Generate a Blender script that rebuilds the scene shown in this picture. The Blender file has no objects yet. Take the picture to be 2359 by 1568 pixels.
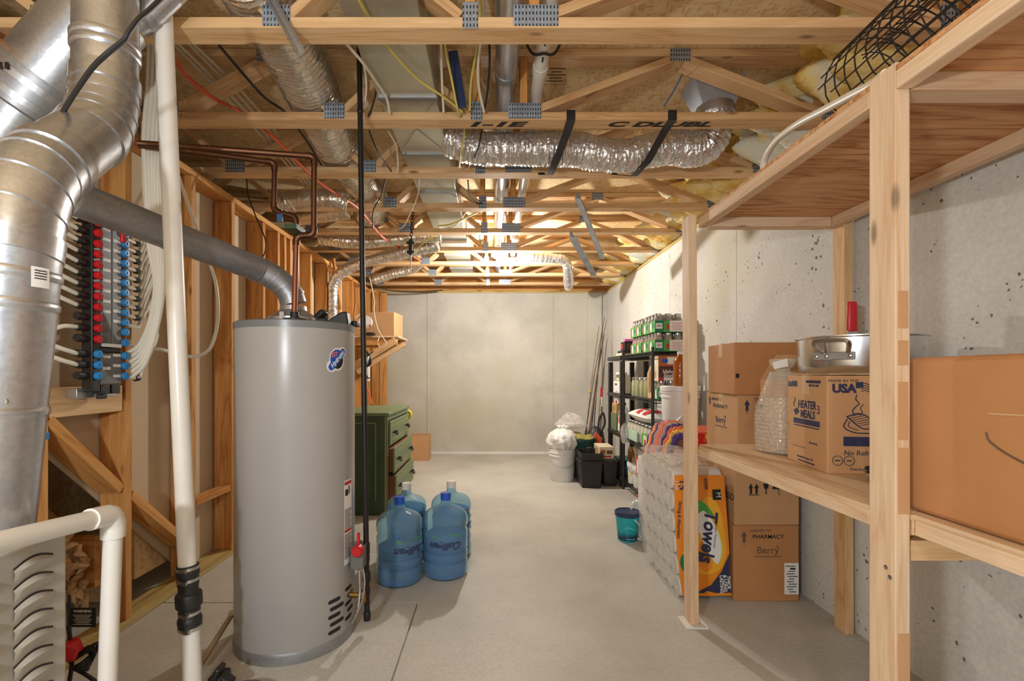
import bpy, bmesh, math, random
from mathutils import Vector, Matrix
RN = random.Random(11)
C = bpy.context.scene.collection
F, VX, VY, H = 1080.0, 1138.0, 860.0, 1.2      # focal length in px, vanishing point, eye height (m)
PI = math.pi
def V(*a): return Vector(a)
def P(px, py, y):            # world point at depth y (m) on the line of sight of a photo pixel
    return Vector(((px-VX)*y/F, y, H+(VY-py)*y/F))
def lerp(a, b, t): return a+(b-a)*t
# ------------------------------------------------------------------ materials
def newmat(name):
    m = bpy.data.materials.new(name); m.use_nodes = True
    nt = m.node_tree; b = nt.nodes['Principled BSDF']
    return m, nt, b
def N(nt, t, **kw):
    n = nt.nodes.new(t)
    for k, v in kw.items():
        if k in n.inputs: n.inputs[k].default_value = v
        else: setattr(n, k, v)
    return n
def ramp(nt, stops):
    r = nt.nodes.new('ShaderNodeValToRGB'); e = r.color_ramp.elements
    while len(e) < len(stops): e.new(0.5)
    for i, (p, c) in enumerate(stops):
        e[i].position = p; e[i].color = (*c, 1) if len(c) == 3 else c
    return r
def coords(nt, scale=(1,1,1), rnd=True):
    tc = nt.nodes.new('ShaderNodeTexCoord'); mp = N(nt, 'ShaderNodeMapping'); mp.inputs['Scale'].default_value = scale
    nt.links.new(tc.outputs['Object'], mp.inputs['Vector'])
    if rnd:
        oi = nt.nodes.new('ShaderNodeObjectInfo'); mu = N(nt, 'ShaderNodeMath', operation='MULTIPLY'); mu.inputs[1].default_value = 37.0
        nt.links.new(oi.outputs['Random'], mu.inputs[0])
        cb = nt.nodes.new('ShaderNodeCombineXYZ')
        for i in range(3): nt.links.new(mu.outputs[0], cb.inputs[i])
        nt.links.new(cb.outputs[0], mp.inputs['Location'])
    return mp
def bump(nt, b, src, st, dist=0.01):
    bp = N(nt, 'ShaderNodeBump'); bp.inputs['Strength'].default_value = st; bp.inputs['Distance'].default_value = dist
    nt.links.new(src, bp.inputs['Height']); nt.links.new(bp.outputs[0], b.inputs['Normal'])
def mix(nt, f, a, b2, mode='MIX'):
    m = nt.nodes.new('ShaderNodeMix'); m.data_type = 'RGBA'; m.blend_type = mode
    if isinstance(f, float): m.inputs[0].default_value = f
    else: nt.links.new(f, m.inputs[0])
    for i, s in ((6, a), (7, b2)):
        if isinstance(s, tuple): m.inputs[i].default_value = (*s, 1)
        else: nt.links.new(s, m.inputs[i])
    return m.outputs[2]
def srgb(r, g, b):
    f = lambda c: c/12.92 if c <= .04045 else ((c+.055)/1.055)**2.4
    return (f(r/255), f(g/255), f(b/255))
_pc = {}
def plain(name, col, rough=.55, metal=0, var=.06, bumps=0, bscale=200, spec=.5):
    """col in sRGB 0-255; a faint noise keeps it from being dead flat"""
    if name in _pc: return _pc[name]
    m, nt, b = newmat(name); c = srgb(*col)
    b.inputs['Roughness'].default_value = rough; b.inputs['Metallic'].default_value = metal
    b.inputs['Specular IOR Level'].default_value = spec
    mp = coords(nt); n = N(nt, 'ShaderNodeTexNoise', Scale=9.0, Detail=4.0); nt.links.new(mp.outputs[0], n.inputs[0])
    r = ramp(nt, [(.3, tuple(x*(1-var) for x in c)), (.7, tuple(min(1, x*(1+var)) for x in c))])
    nt.links.new(n.outputs[0], r.inputs[0]); nt.links.new(r.outputs[0], b.inputs['Base Color'])
    if bumps:
        n2 = N(nt, 'ShaderNodeTexNoise', Scale=float(bscale), Detail=3.0); nt.links.new(mp.outputs[0], n2.inputs[0])
        bump(nt, b, n2.outputs[0], bumps, .004)
    _pc[name] = m; return m
def wood(name, light, dark, knots=True, ring=9.0, rough=.62):
    m, nt, b = newmat(name); b.inputs['Roughness'].default_value = rough; b.inputs['Specular IOR Level'].default_value = .25
    mp = coords(nt, (.55, 7, 7))
    n = N(nt, 'ShaderNodeTexNoise', Scale=1.6, Detail=5.0, Distortion=.6); nt.links.new(mp.outputs[0], n.inputs[0])
    w = N(nt, 'ShaderNodeMath', operation='MULTIPLY'); w.inputs[1].default_value = ring; nt.links.new(n.outputs[0], w.inputs[0])
    fr = N(nt, 'ShaderNodeMath', operation='PINGPONG'); fr.inputs[1].default_value = 1.0; nt.links.new(w.outputs[0], fr.inputs[0])
    L, D = srgb(*light), srgb(*dark)
    r = ramp(nt, [(0, D), (.25, tuple(lerp(d, l, .55) for d, l in zip(D, L))), (1, L)]); nt.links.new(fr.outputs[0], r.inputs[0])
    mp2 = coords(nt, (4, 90, 90)); n2 = N(nt, 'ShaderNodeTexNoise', Scale=2.0, Detail=3.0); nt.links.new(mp2.outputs[0], n2.inputs[0])
    r2 = ramp(nt, [(.3, (.80, .77, .74)), (.7, (1, 1, 1))]); nt.links.new(n2.outputs[0], r2.inputs[0])
    col = mix(nt, .7, r.outputs[0], r2.outputs[0], 'MULTIPLY')
    oi = nt.nodes.new('ShaderNodeObjectInfo'); rr = ramp(nt, [(0, (.88, .84, .80)), (1, (1.0, 1.0, 1.0))]); nt.links.new(oi.outputs['Random'], rr.inputs[0])
    col = mix(nt, 1.0, col, rr.outputs[0], 'MULTIPLY')
    if knots:
        mp3 = coords(nt, (2.2, 7, 7)); vo = N(nt, 'ShaderNodeTexVoronoi', Scale=1.3); nt.links.new(mp3.outputs[0], vo.inputs[0])
        rk = ramp(nt, [(.045, (1, 1, 1)), (.12, (0, 0, 0))]); nt.links.new(vo.outputs['Distance'], rk.inputs[0])
        col = mix(nt, rk.outputs[0], col, tuple(x*.42 for x in D))
    nt.links.new(col, b.inputs['Base Color']); bump(nt, b, n2.outputs[0], .12, .003)
    return m
def concrete(name, base, pits=.5, stain=.25, warm=None, scale=1.0, rough=.75):
    m, nt, b = newmat(name); c = srgb(*base); b.inputs['Roughness'].default_value = rough; b.inputs['Specular IOR Level'].default_value = .3
    mp = coords(nt, rnd=False)
    n = N(nt, 'ShaderNodeTexNoise', Scale=1.3*scale, Detail=7.0, Roughness=.62); nt.links.new(mp.outputs[0], n.inputs[0])
    d = tuple(x*(1-stain) for x in c)
    r = ramp(nt, [(.32, d), (.56, c), (.8, tuple(min(1, x*1.1) for x in c))]); nt.links.new(n.outputs[0], r.inputs[0])
    n2 = N(nt, 'ShaderNodeTexNoise', Scale=60.0, Detail=4.0); nt.links.new(mp.outputs[0], n2.inputs[0])
    r2 = ramp(nt, [(.3, (.86, .86, .86)), (.7, (1, 1, 1))]); nt.links.new(n2.outputs[0], r2.inputs[0])
    col = mix(nt, 1.0, r.outputs[0], r2.outputs[0], 'MULTIPLY')
    if warm:
        n3 = N(nt, 'ShaderNodeTexNoise', Scale=.9, Detail=3.0); nt.links.new(mp.outputs[0], n3.inputs[0])
        r3 = ramp(nt, [(.52, (0, 0, 0)), (.72, (1, 1, 1))]); nt.links.new(n3.outputs[0], r3.inputs[0])
        col = mix(nt, r3.outputs[0], col, srgb(*warm))
    h = n2.outputs[0]
    if pits:
        nd = N(nt, 'ShaderNodeTexNoise', Scale=26.0, Detail=2.0); nt.links.new(mp.outputs[0], nd.inputs[0])
        ml = mix(nt, .035, mp.outputs[0], nd.outputs[1])
        vo = N(nt, 'ShaderNodeTexVoronoi', Scale=27.0); nt.links.new(ml, vo.inputs[0])
        nm = N(nt, 'ShaderNodeTexNoise', Scale=5.5, Detail=3.0); nt.links.new(mp.outputs[0], nm.inputs[0])
        th = N(nt, 'ShaderNodeMapRange'); th.inputs[1].default_value = .44; th.inputs[2].default_value = .8; th.inputs[3].default_value = 0; th.inputs[4].default_value = .26*pits
        nt.links.new(nm.outputs[0], th.inputs[0])
        lt = N(nt, 'ShaderNodeMath', operation='LESS_THAN'); nt.links.new(vo.outputs['Distance'], lt.inputs[0]); nt.links.new(th.outputs[0], lt.inputs[1])
        col = mix(nt, lt.outputs[0], col, tuple(x*.22 for x in c))
        sb = N(nt, 'ShaderNodeMath', operation='SUBTRACT'); nt.links.new(n2.outputs[0], sb.inputs[0]); nt.links.new(lt.outputs[0], sb.inputs[1]); h = sb.outputs[0]
    nt.links.new(col, b.inputs['Base Color']); bump(nt, b, h, .25, .004)
    return m
def metalmat(name, base, rough, spangle=0, crumple=0, cs=40, met=1.0):
    m, nt, b = newmat(name); c = srgb(*base); b.inputs['Metallic'].default_value = met; b.inputs['Roughness'].default_value = rough
    mp = coords(nt); n = N(nt, 'ShaderNodeTexNoise', Scale=7.0, Detail=5.0); nt.links.new(mp.outputs[0], n.inputs[0])
    r = ramp(nt, [(.3, tuple(x*.82 for x in c)), (.7, c)]); nt.links.new(n.outputs[0], r.inputs[0]); col = r.outputs[0]
    if spangle:
        vo = N(nt, 'ShaderNodeTexVoronoi', Scale=110.0); nt.links.new(mp.outputs[0], vo.inputs[0])
        bw = nt.nodes.new('ShaderNodeRGBToBW'); nt.links.new(vo.outputs['Color'], bw.inputs[0])
        r2 = ramp(nt, [(.2, (1-spangle,)*3), (.8, (1, 1, 1))]); nt.links.new(bw.outputs[0], r2.inputs[0])
        col = mix(nt, 1.0, col, r2.outputs[0], 'MULTIPLY')
        mr = N(nt, 'ShaderNodeMapRange'); mr.inputs[3].default_value = rough-.02; mr.inputs[4].default_value = rough+.04
        nt.links.new(bw.outputs[0], mr.inputs[0]); nt.links.new(mr.outputs[0], b.inputs['Roughness'])
        bump(nt, b, n.outputs[0], .06, .01)
    if crumple:
        vo = N(nt, 'ShaderNodeTexVoronoi', Scale=float(cs)); nt.links.new(mp.outputs[0], vo.inputs[0])
        n4 = N(nt, 'ShaderNodeTexNoise', Scale=cs*1.5, Detail=4.0); nt.links.new(mp.outputs[0], n4.inputs[0])
        ad = N(nt, 'ShaderNodeMath', operation='ADD'); nt.links.new(vo.outputs['Distance'], ad.inputs[0]); nt.links.new(n4.outputs[0], ad.inputs[1])
        bump(nt, b, ad.outputs[0], crumple, .006)
    nt.links.new(col, b.inputs['Base Color'])
    return m
def osb(name, a, d, rough=.8):
    m, nt, b = newmat(name); b.inputs['Roughness'].default_value = rough; b.inputs['Specular IOR Level'].default_value = .2
    mp = coords(nt, (16, 55, 16)); vo = N(nt, 'ShaderNodeTexVoronoi', Scale=1.6, Randomness=1.0); nt.links.new(mp.outputs[0], vo.inputs[0])
    mp2 = coords(nt, (50, 15, 18)); v2 = N(nt, 'ShaderNodeTexVoronoi', Scale=1.7); nt.links.new(mp2.outputs[0], v2.inputs[0])
    bw = nt.nodes.new('ShaderNodeRGBToBW'); nt.links.new(vo.outputs['Color'], bw.inputs[0])
    bw2 = nt.nodes.new('ShaderNodeRGBToBW'); nt.links.new(v2.outputs['Color'], bw2.inputs[0])
    av = N(nt, 'ShaderNodeMath', operation='ADD'); nt.links.new(bw.outputs[0], av.inputs[0]); nt.links.new(bw2.outputs[0], av.inputs[1])
    r = ramp(nt, [(.5, srgb(*d)), (1.0, srgb(*a)), (1.5, srgb(*a))]); hf = N(nt, 'ShaderNodeMath', operation='MULTIPLY'); hf.inputs[1].default_value = .95
    nt.links.new(av.outputs[0], hf.inputs[0]); nt.links.new(hf.outputs[0], r.inputs[0])
    n = N(nt, 'ShaderNodeTexNoise', Scale=70.0, Detail=3.0); nt.links.new(mp.outputs[0], n.inputs[0])
    nt.links.new(r.outputs[0], b.inputs['Base Color']); bump(nt, b, av.outputs[0], .2, .004)
    return m
def glassmat(name, col, rough=.03, ior=1.45, tint=1.0):
    m, nt, b = newmat(name); c = srgb(*col)
    b.inputs['Base Color'].default_value = (*c, 1); b.inputs['Roughness'].default_value = rough
    b.inputs['Transmission Weight'].default_value = tint; b.inputs['IOR'].default_value = ior
    n = N(nt, 'ShaderNodeTexNoise', Scale=18.0); mp = coords(nt); nt.links.new(mp.outputs[0], n.inputs[0]); bump(nt, b, n.outputs[0], .04, .01)
    return m
def filmmat(name, col, alpha=.3, rough=.12, cr=.5, cs=30):
    """thin clear plastic film: mostly see-through with a glossy crinkled face"""
    m, nt, b = newmat(name); b.inputs['Base Color'].default_value = (*srgb(*col), 1); b.inputs['Roughness'].default_value = rough
    b.inputs['Alpha'].default_value = alpha; b.inputs['Specular IOR Level'].default_value = 1.0
    mp = coords(nt); n = N(nt, 'ShaderNodeTexNoise', Scale=float(cs), Detail=3.0, Distortion=1.5); nt.links.new(mp.outputs[0], n.inputs[0]); bump(nt, b, n.outputs[0], cr, .02)
    return m
M = {}
M['pine'] = wood('pine_lumber', (230, 194, 146), (208, 162, 112))
M['fir'] = wood('stud_lumber', (224, 168, 100), (190, 124, 62))
M['palewood'] = wood('pale_pine_lumber', (236, 210, 178), (222, 186, 150))
M['ply'] = wood('plywood_face', (226, 176, 126), (176, 112, 66), ring=13)
M['plypale'] = wood('plywood_top', (232, 205, 172), (210, 172, 132), knots=False)
M['treated'] = wood('treated_lumber', (206, 186, 126), (166, 136, 74))
M['conc_wall'] = concrete('concrete_wall', (207, 204, 194), .6, .24, (192, 188, 168))
M['conc_right'] = concrete('concrete_wall_pitted', (222, 220, 214), 1.25, .16, (208, 200, 176))
M['conc_floor'] = concrete('concrete_floor', (198, 195, 186), .12, .22, rough=.5)
M['osb'] = osb('osb_sheathing', (226, 198, 152), (204, 168, 116))
M['drywall'] = plain('drywall_paper', (206, 186, 156), .85, var=.03)
M['galv'] = metalmat('galvanized_steel', (206, 208, 212), .29, spangle=.10, met=.88)
M['galvdull'] = metalmat('dull_galvanized_steel', (170, 171, 174), .42, spangle=.12, met=.7)
M['plate'] = plain('truss_plate_steel', (186, 196, 210), .35, .5, .15)
M['foil'] = metalmat('foil_flex_duct', (228, 225, 222), .22, crumple=.7, cs=45, met=.82)
M['foilwarm'] = metalmat('foil_jacket', (226, 216, 198), .26, crumple=.45, cs=38, met=.8)
M['duct'] = metalmat('trunk_duct_steel', (205, 204, 190), .40, spangle=.08, met=.75)
M['alum'] = metalmat('brushed_aluminum', (222, 222, 222), .24)
M['chrome'] = metalmat('bright_steel', (200, 200, 200), .2)
M['copper'] = metalmat('copper_pipe', (150, 92, 66), .40, met=.8)
M['copperdark'] = metalmat('tarnished_copper', (112, 78, 58), .42)
M['iron'] = plain('black_iron', (40, 36, 34), .42, .4, .15)
M['brass'] = metalmat('brass', (180, 140, 80), .35)
M['pvc'] = plain('white_pvc', (226, 222, 214), .32, var=.03)
M['pvcgrey'] = plain('ivory_pvc', (214, 208, 196), .35, var=.03)
M['pex'] = plain('white_pex_tubing', (226, 220, 204), .35, var=.03)
M['rubber'] = plain('black_rubber', (34, 33, 33), .5)
M['black'] = plain('black_plastic', (36, 33, 31), .42)
M['blackwire'] = plain('black_wire', (30, 29, 30), .5)
M['greyplastic'] = plain('grey_plastic', (108, 106, 104), .5)
M['heater'] = plain('grey_enamel', (168, 165, 162), .28, 0, .015)
M['heatertop'] = plain('grey_enamel_lid', (120, 121, 124), .3, 0, .02)
M['furnace'] = plain('beige_grey_enamel', (172, 166, 154), .4, 0, .02)
M['red'] = plain('red_plastic', (196, 26, 34), .35)
M['blue'] = plain('blue_plastic', (46, 134, 200), .35)
M['bluecap'] = plain('royal_blue_cap', (24, 84, 190), .35)
M['white'] = plain('white_plastic', (228, 227, 224), .38, var=.02)
M['whitepaper'] = plain('white_paper', (232, 230, 226), .75, var=.02)
M['card'] = plain('cardboard', (196, 152, 108), .78, var=.04, bumps=.05)
M['cardpale'] = plain('pale_cardboard', (204, 170, 126), .78, var=.04, bumps=.05)
M['carddark'] = plain('brown_cardboard', (184, 130, 82), .78, var=.04, bumps=.05)
M['ink'] = plain('dark_blue_ink', (48, 52, 84), .7)
M['inkblack'] = plain('black_ink', (32, 28, 28), .7)
M['inkbrown'] = plain('faded_brown_ink', (104, 78, 62), .75)
M['redink'] = plain('red_ink', (196, 48, 44), .7)
M['yellowcable'] = plain('yellow_cable_jacket', (206, 190, 96), .45)
M['whitecable'] = plain('white_cable_jacket', (214, 204, 184), .45)
M['orangecable'] = plain('orange_tubing', (214, 92, 58), .42)
M['bluecable'] = plain('blue_cable_jacket', (44, 92, 140), .45)
M['green'] = plain('green_paint', (104, 120, 86), .5, var=.1)
M['greendark'] = plain('dark_green_paint', (50, 72, 46), .5, var=.12)
M['gold'] = plain('gold_paint_line', (150, 140, 72), .5)
M['teal'] = plain('teal_plastic', (26, 166, 178), .4)
M['navy'] = plain('navy_plastic', (30, 48, 84), .42)
M['tealdark'] = plain('dark_green_tub', (18, 74, 70), .42)
m_, nt_, b_ = newmat('fiberglass_batt'); b_.inputs['Roughness'].default_value = .95; b_.inputs['Specular IOR Level'].default_value = .05
mp_ = coords(nt_); n_ = N(nt_, 'ShaderNodeTexNoise', Scale=5.0, Detail=5.0); nt_.links.new(mp_.outputs[0], n_.inputs[0])
r_ = ramp(nt_, [(.36, srgb(206, 164, 84)), (.5, srgb(232, 208, 138)), (.62, srgb(222, 222, 208))]); nt_.links.new(n_.outputs[0], r_.inputs[0]); nt_.links.new(r_.outputs[0], b_.inputs['Base Color'])
n2_ = N(nt_, 'ShaderNodeTexNoise', Scale=55.0, Detail=4.0); nt_.links.new(mp_.outputs[0], n2_.inputs[0]); bump(nt_, b_, n2_.outputs[0], .8, .01); M['batt'] = m_
m_, nt_, b_ = newmat('punched_plate_steel'); b_.inputs['Roughness'].default_value = .34; b_.inputs['Metallic'].default_value = .5
tc_ = nt_.nodes.new('ShaderNodeTexCoord'); sp_ = nt_.nodes.new('ShaderNodeSeparateXYZ'); nt_.links.new(tc_.outputs['Object'], sp_.inputs[0])
def _sl(o, k, th):
    a_ = N(nt_, 'ShaderNodeMath', operation='MULTIPLY'); a_.inputs[1].default_value = k; nt_.links.new(sp_.outputs[o], a_.inputs[0])
    s_ = N(nt_, 'ShaderNodeMath', operation='SINE'); nt_.links.new(a_.outputs[0], s_.inputs[0])
    g_ = N(nt_, 'ShaderNodeMath', operation='GREATER_THAN'); g_.inputs[1].default_value = th; nt_.links.new(s_.outputs[0], g_.inputs[0]); return g_
gx, gz = _sl(0, 2*PI/.0125, .35), _sl(2, 2*PI/.022, -.1); mu_ = N(nt_, 'ShaderNodeMath', operation='MULTIPLY'); nt_.links.new(gx.outputs[0], mu_.inputs[0]); nt_.links.new(gz.outputs[0], mu_.inputs[1])
nt_.links.new(mix(nt_, mu_.outputs[0], srgb(160, 172, 188), srgb(52, 58, 70)), b_.inputs['Base Color']); M['slotplate'] = m_
M['battblue'] = plain('insulation_facing', (206, 212, 204), .8, var=.08, bumps=.6, bscale=40)
M['jugblue'] = glassmat('blue_polycarbonate', (204, 234, 248), .03, 1.12, .88)
M['water'] = glassmat('water_body', (84, 182, 242), .0, 1.10, .70)
M['glass'] = glassmat('clear_glass', (238, 240, 232), .02, 1.4)
M['film'] = filmmat('clear_plastic_film', (240, 240, 240), .22)
M['bagfilm'] = filmmat('clear_bag', (226, 222, 218), .42, .15, .7, 22)
M['yellow'] = plain('yellow_plastic', (228, 206, 56), .45)
M['yellowtape'] = plain('blue_masking_tape', (40, 120, 190), .6)
# ------------------------------------------------------------------ mesh builder
class MB:
    def __init__(s): s.v = []; s.f = []
    def add(s, vs, fs):
        o = len(s.v); s.v += [Vector(p) for p in vs]; s.f += [tuple(i+o for i in q) for q in fs]; return s
    def join(s, o): return s.add(o.v, o.f)
    def box(s, lo, hi):
        x0, y0, z0 = lo; x1, y1, z1 = hi
        return s.add([(x0,y0,z0),(x1,y0,z0),(x1,y1,z0),(x0,y1,z0),(x0,y0,z1),(x1,y0,z1),(x1,y1,z1),(x0,y1,z1)],
            [(0,3,2,1),(4,5,6,7),(0,1,5,4),(1,2,6,5),(2,3,7,6),(3,0,4,7)])
    def cbox(s, c, sz): c = Vector(c); h = Vector(sz)/2; return s.box(c-h, c+h)
    def beam(s, a, b, w, t, up=(0,0,1)):
        M4, L = frame(a, b, up); m = MB().box((0,-w/2,-t/2), (L,w/2,t/2)); m.xform(M4); return s.join(m)
    def xform(s, m): s.v = [m @ p for p in s.v]; return s
    def map(s, fn): s.v = [Vector(fn(p)) for p in s.v]; return s
    def tube(s, pts, r, n=12, cap=True):
        pts = [Vector(p) for p in pts]; k = len(pts); rs = r if isinstance(r, (list, tuple)) else [r]*k
        t = [(pts[min(i+1,k-1)]-pts[max(i-1,0)]).normalized() for i in range(k)]
        u = t[0].orthogonal().normalized(); vs = []
        for i in range(k):
            u = (u - t[i]*u.dot(t[i])); u = u.normalized() if u.length > 1e-6 else t[i].orthogonal().normalized()
            w = t[i].cross(u)
            for j in range(n):
                a = 2*PI*j/n; vs.append(pts[i]+(u*math.cos(a)+w*math.sin(a))*rs[i])
        fs = [(i*n+j, i*n+(j+1)%n, (i+1)*n+(j+1)%n, (i+1)*n+j) for i in range(k-1) for j in range(n)]
        if cap: fs += [tuple(range(n-1,-1,-1)), tuple((k-1)*n+j for j in range(n))]
        return s.add(vs, fs)
    def lathe(s, prof, n=32, c=(0,0,0), m=None):
        vs = []; fs = []; k = len(prof); c = Vector(c)
        for r, z in prof:
            for j in range(n):
                a = 2*PI*j/n; p = Vector((r*math.cos(a), r*math.sin(a), z)); vs.append((m @ p if m else p)+c)
        for i in range(k-1):
            for j in range(n): fs.append((i*n+j, i*n+(j+1)%n, (i+1)*n+(j+1)%n, (i+1)*n+j))
        if prof[0][0] > 1e-5: fs.append(tuple(range(n-1,-1,-1)))
        if prof[-1][0] > 1e-5: fs.append(tuple((k-1)*n+j for j in range(n)))
        return s.add(vs, fs)
    def cyl(s, a, b, r, n=16): return s.tube([a, b], r, n)
    def prism(s, poly, t, m=None):      # 2-D outline (x, y) extruded by t along +z
        k = len(poly); vs = [Vector((x,y,0)) for x,y in poly]+[Vector((x,y,t)) for x,y in poly]
        if m: vs = [m @ p for p in vs]
        return s.add(vs, [tuple(range(k-1,-1,-1)), tuple(range(k,2*k))]+[(i,(i+1)%k,k+(i+1)%k,k+i) for i in range(k)])
    def text(s, txt, size, m=None, align='CENTER', sx=1.0, shear=0, bold=0):
        cu = bpy.data.curves.new('t', 'FONT'); cu.body = txt; cu.size = size; cu.align_x = align; cu.align_y = 'CENTER'
        cu.shear = shear; cu.offset = bold; cu.extrude = .0004; cu.resolution_u = 3
        o = bpy.data.objects.new('t', cu); me = bpy.data.meshes.new_from_object(o)
        vs = [Vector((v.co.x*sx, v.co.y, v.co.z)) for v in me.vertices]
        if m: vs = [m @ p for p in vs]
        s.add(vs, [tuple(p.vertices) for p in me.polygons])
        bpy.data.objects.remove(o); bpy.data.curves.remove(cu); bpy.data.meshes.remove(me)
        return s
def frame(a, b, up=(0,0,1)):
    a, b = Vector(a), Vector(b); x = (b-a); L = x.length; x.normalize(); z = Vector(up); z = z - x*z.dot(x)
    if z.length < 1e-5: z = x.orthogonal()
    z.normalize(); y = z.cross(x)
    m = Matrix((x, y, z)).transposed().to_4x4(); m.translation = a
    return m, L
def face(o, x, y):                       # matrix whose local x / y axes lie along given directions (for print on faces)
    x = Vector(x).normalized(); z = x.cross(Vector(y)).normalized(); y = z.cross(x)
    m = Matrix((x, y, z)).transposed().to_4x4(); m.translation = Vector(o); return m
def smooth(pts, n=8):                    # Catmull-Rom
    pts = [Vector(p) for p in pts]; q = [pts[0]*2-pts[1]]+pts+[pts[-1]*2-pts[-2]]; out = []
    for i in range(1, len(q)-2):
        p0, p1, p2, p3 = q[i-1:i+3]
        for j in range(n):
            t = j/n; out.append(.5*((2*p1)+(p2-p0)*t+(2*p0-5*p1+4*p2-p3)*t*t+(3*p1-p0-3*p2+p3)*t**3))
    out.append(pts[-1]); return out
MW = {}                                  # world matrices of the roots
def _link(o, parent, mw):
    C.objects.link(o)
    if parent is not None:
        o.parent = parent; o.matrix_basis = MW[parent.name].inverted() @ mw
    else: o.matrix_basis = mw
    MW[o.name] = mw.copy()
def thing(name, label, cat, loc=(0,0,0), group=None, rz=0):
    o = bpy.data.objects.new(name, None); o.empty_display_size = .05
    _link(o, None, Matrix.Translation(Vector(loc)) @ Matrix.Rotation(rz, 4, 'Z'))
    tag(o, label, cat, group); return o
def tag(o, label, cat, group=None, kind=None):
    if label: o['label'] = label
    if cat: o['category'] = cat
    if group: o['group'] = group
    if kind: o['kind'] = kind
    return o
def obj(name, mb, mat, parent=None, world=True, ang=35, bev=0, label=None, mw=None):
    """one mesh object; world=True: vertices given in world space, else in the parent's space"""
    me = bpy.data.meshes.new(name)
    pm = MW[parent.name] if parent is not None else Matrix.Identity(4)
    if mw is None:
        if parent is not None: mw = pm
        else:
            lo = Vector((min(p.x for p in mb.v), min(p.y for p in mb.v), min(p.z for p in mb.v))); hi = Vector((max(p.x for p in mb.v), max(p.y for p in mb.v), 0))
            mw = Matrix.Translation(Vector(((lo.x+hi.x)/2, (lo.y+hi.y)/2, lo.z)))
    vs = mb.v
    if world or parent is None: inv = mw.inverted(); vs = [inv @ p for p in vs]
    me.from_pydata([tuple(p) for p in vs], [], mb.f); me.validate()
    bm = bmesh.new(); bm.from_mesh(me); bmesh.ops.recalc_face_normals(bm, faces=bm.faces); bm.to_mesh(me); bm.free()
    me.shade_smooth(); me.set_sharp_from_angle(angle=math.radians(ang))
    me.materials.append(M[mat] if isinstance(mat, str) else mat)
    o = bpy.data.objects.new(name, me); _link(o, parent, mw)
    if bev:
        b = o.modifiers.new('bevel', 'BEVEL'); b.width = bev; b.segments = 2; b.limit_method = 'ANGLE'; b.angle_limit = .6
    if label: o['label'] = label
    return o
def board(name, a, b, w, t, mat='fir', parent=None, up=(0,0,1), bev=.0025):
    """a length of lumber: local x runs along the grain; w across (local y), t along up"""
    m, L = frame(a, b, up)
    mb = MB().box((0,-w/2,-t/2), (L,w/2,t/2)).xform(m)
    return obj(name, mb, mat, parent, True, bev=bev, mw=m)
def struct(name, mb, mat, bev=0):
    o = obj(name, mb, mat, None, True, mw=Matrix.Identity(4), bev=bev); o['kind'] = 'structure'; return o
def sub(name, mb, mat, parent, **k): return obj(name, mb, mat, parent, **k)
def dup(root, loc=None, rz=None, label=None, group=None, mw=None):
    r = root.copy(); C.objects.link(r)
    if mw is None:
        mw = Matrix.Translation(Vector(loc)) @ Matrix.Rotation(rz or 0, 4, 'Z')
    r.matrix_basis = mw; MW[r.name] = mw.copy()
    if label: r['label'] = label
    if group: r['group'] = group
    def rec(src, dst):
        for ch in list(src.children):
            c = ch.copy(); C.objects.link(c); c.parent = dst; rec(ch, c)
    rec(root, r); return r
def cable(name, pts, r, mat, label, cat, group=None, n=8, sm=6):
    return tag(obj(name, MB().tube(smooth(pts, sm), r, n), mat), label, cat, group)
# ------------------------------------------------------------------ the setting
ZB, XR, XL, WT = 7.0, 1.68, -1.73, 2.40     # back wall, right wall, stud face on the left, top of the concrete
fl = MB()
fl.box((-.394, -1.6, -.12), (XR+.2, ZB, 0))                  # slab right of the control joint
fl.box((-3.0, -1.6, -.12), (-.403, 2.452, 0)); fl.box((-3.0, 2.462, -.12), (-.394, ZB, 0))
fl.box((-3.0, -1.6, -.13), (XR+.2, ZB, -.012))
struct('floor', fl, 'conc_floor')
wb = MB().box((-3.0, ZB, 0), (XR+.2, ZB+.2, WT))
for x in (-.99, -.045, .88): wb.box((x-.005, ZB-.010, .035), (x+.005, ZB+.01, WT))    # fins left by the formwork joints
wb.box((1.39, ZB-.035, 0), (1.60, ZB+.01, WT))
struct('wall_back', wb, 'conc_wall')
wr = MB().box((XR, -1.6, 0), (XR+.2, ZB, WT))
for y in (1.0, 2.02, 3.25, 4.47, 5.69): wr.box((XR-.002, y-.002, 0), (XR+.01, y+.002, WT))
struct('wall_right', wr, 'conc_right')
struct('ceiling', MB().box((-3.0, -1.6, 2.79), (XR+.2, ZB+.2, 2.81)), 'osb')
m_, L_ = frame((XR+.03, -1.6, 2.42), (XR+.03, ZB, 2.42)); 
o = board('trim_1', (XR+.07, -1.6, 2.418), (XR+.07, ZB, 2.418), .14, .036, 'treated'); o['kind'] = 'structure'
o = board('trim_2', (-3.0, ZB+.07, 2.418), (XR-.0005, ZB+.07, 2.418), .14, .036, 'treated'); o['kind'] = 'structure'
o = board('trim_3', (XR+.12, -1.6, 2.61), (XR+.12, ZB, 2.61), .04, .35, 'fir'); o['kind'] = 'structure'
o = board('trim_4', (-3.0, ZB+.10, 2.61), (XR+.2, ZB+.10, 2.61), .04, .35, 'fir'); o['kind'] = 'structure'
struct('baseboard_back', MB().box((-1.6, ZB-.03, 0), (1.39, ZB-.0031, .035)), 'white', .004)
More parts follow.
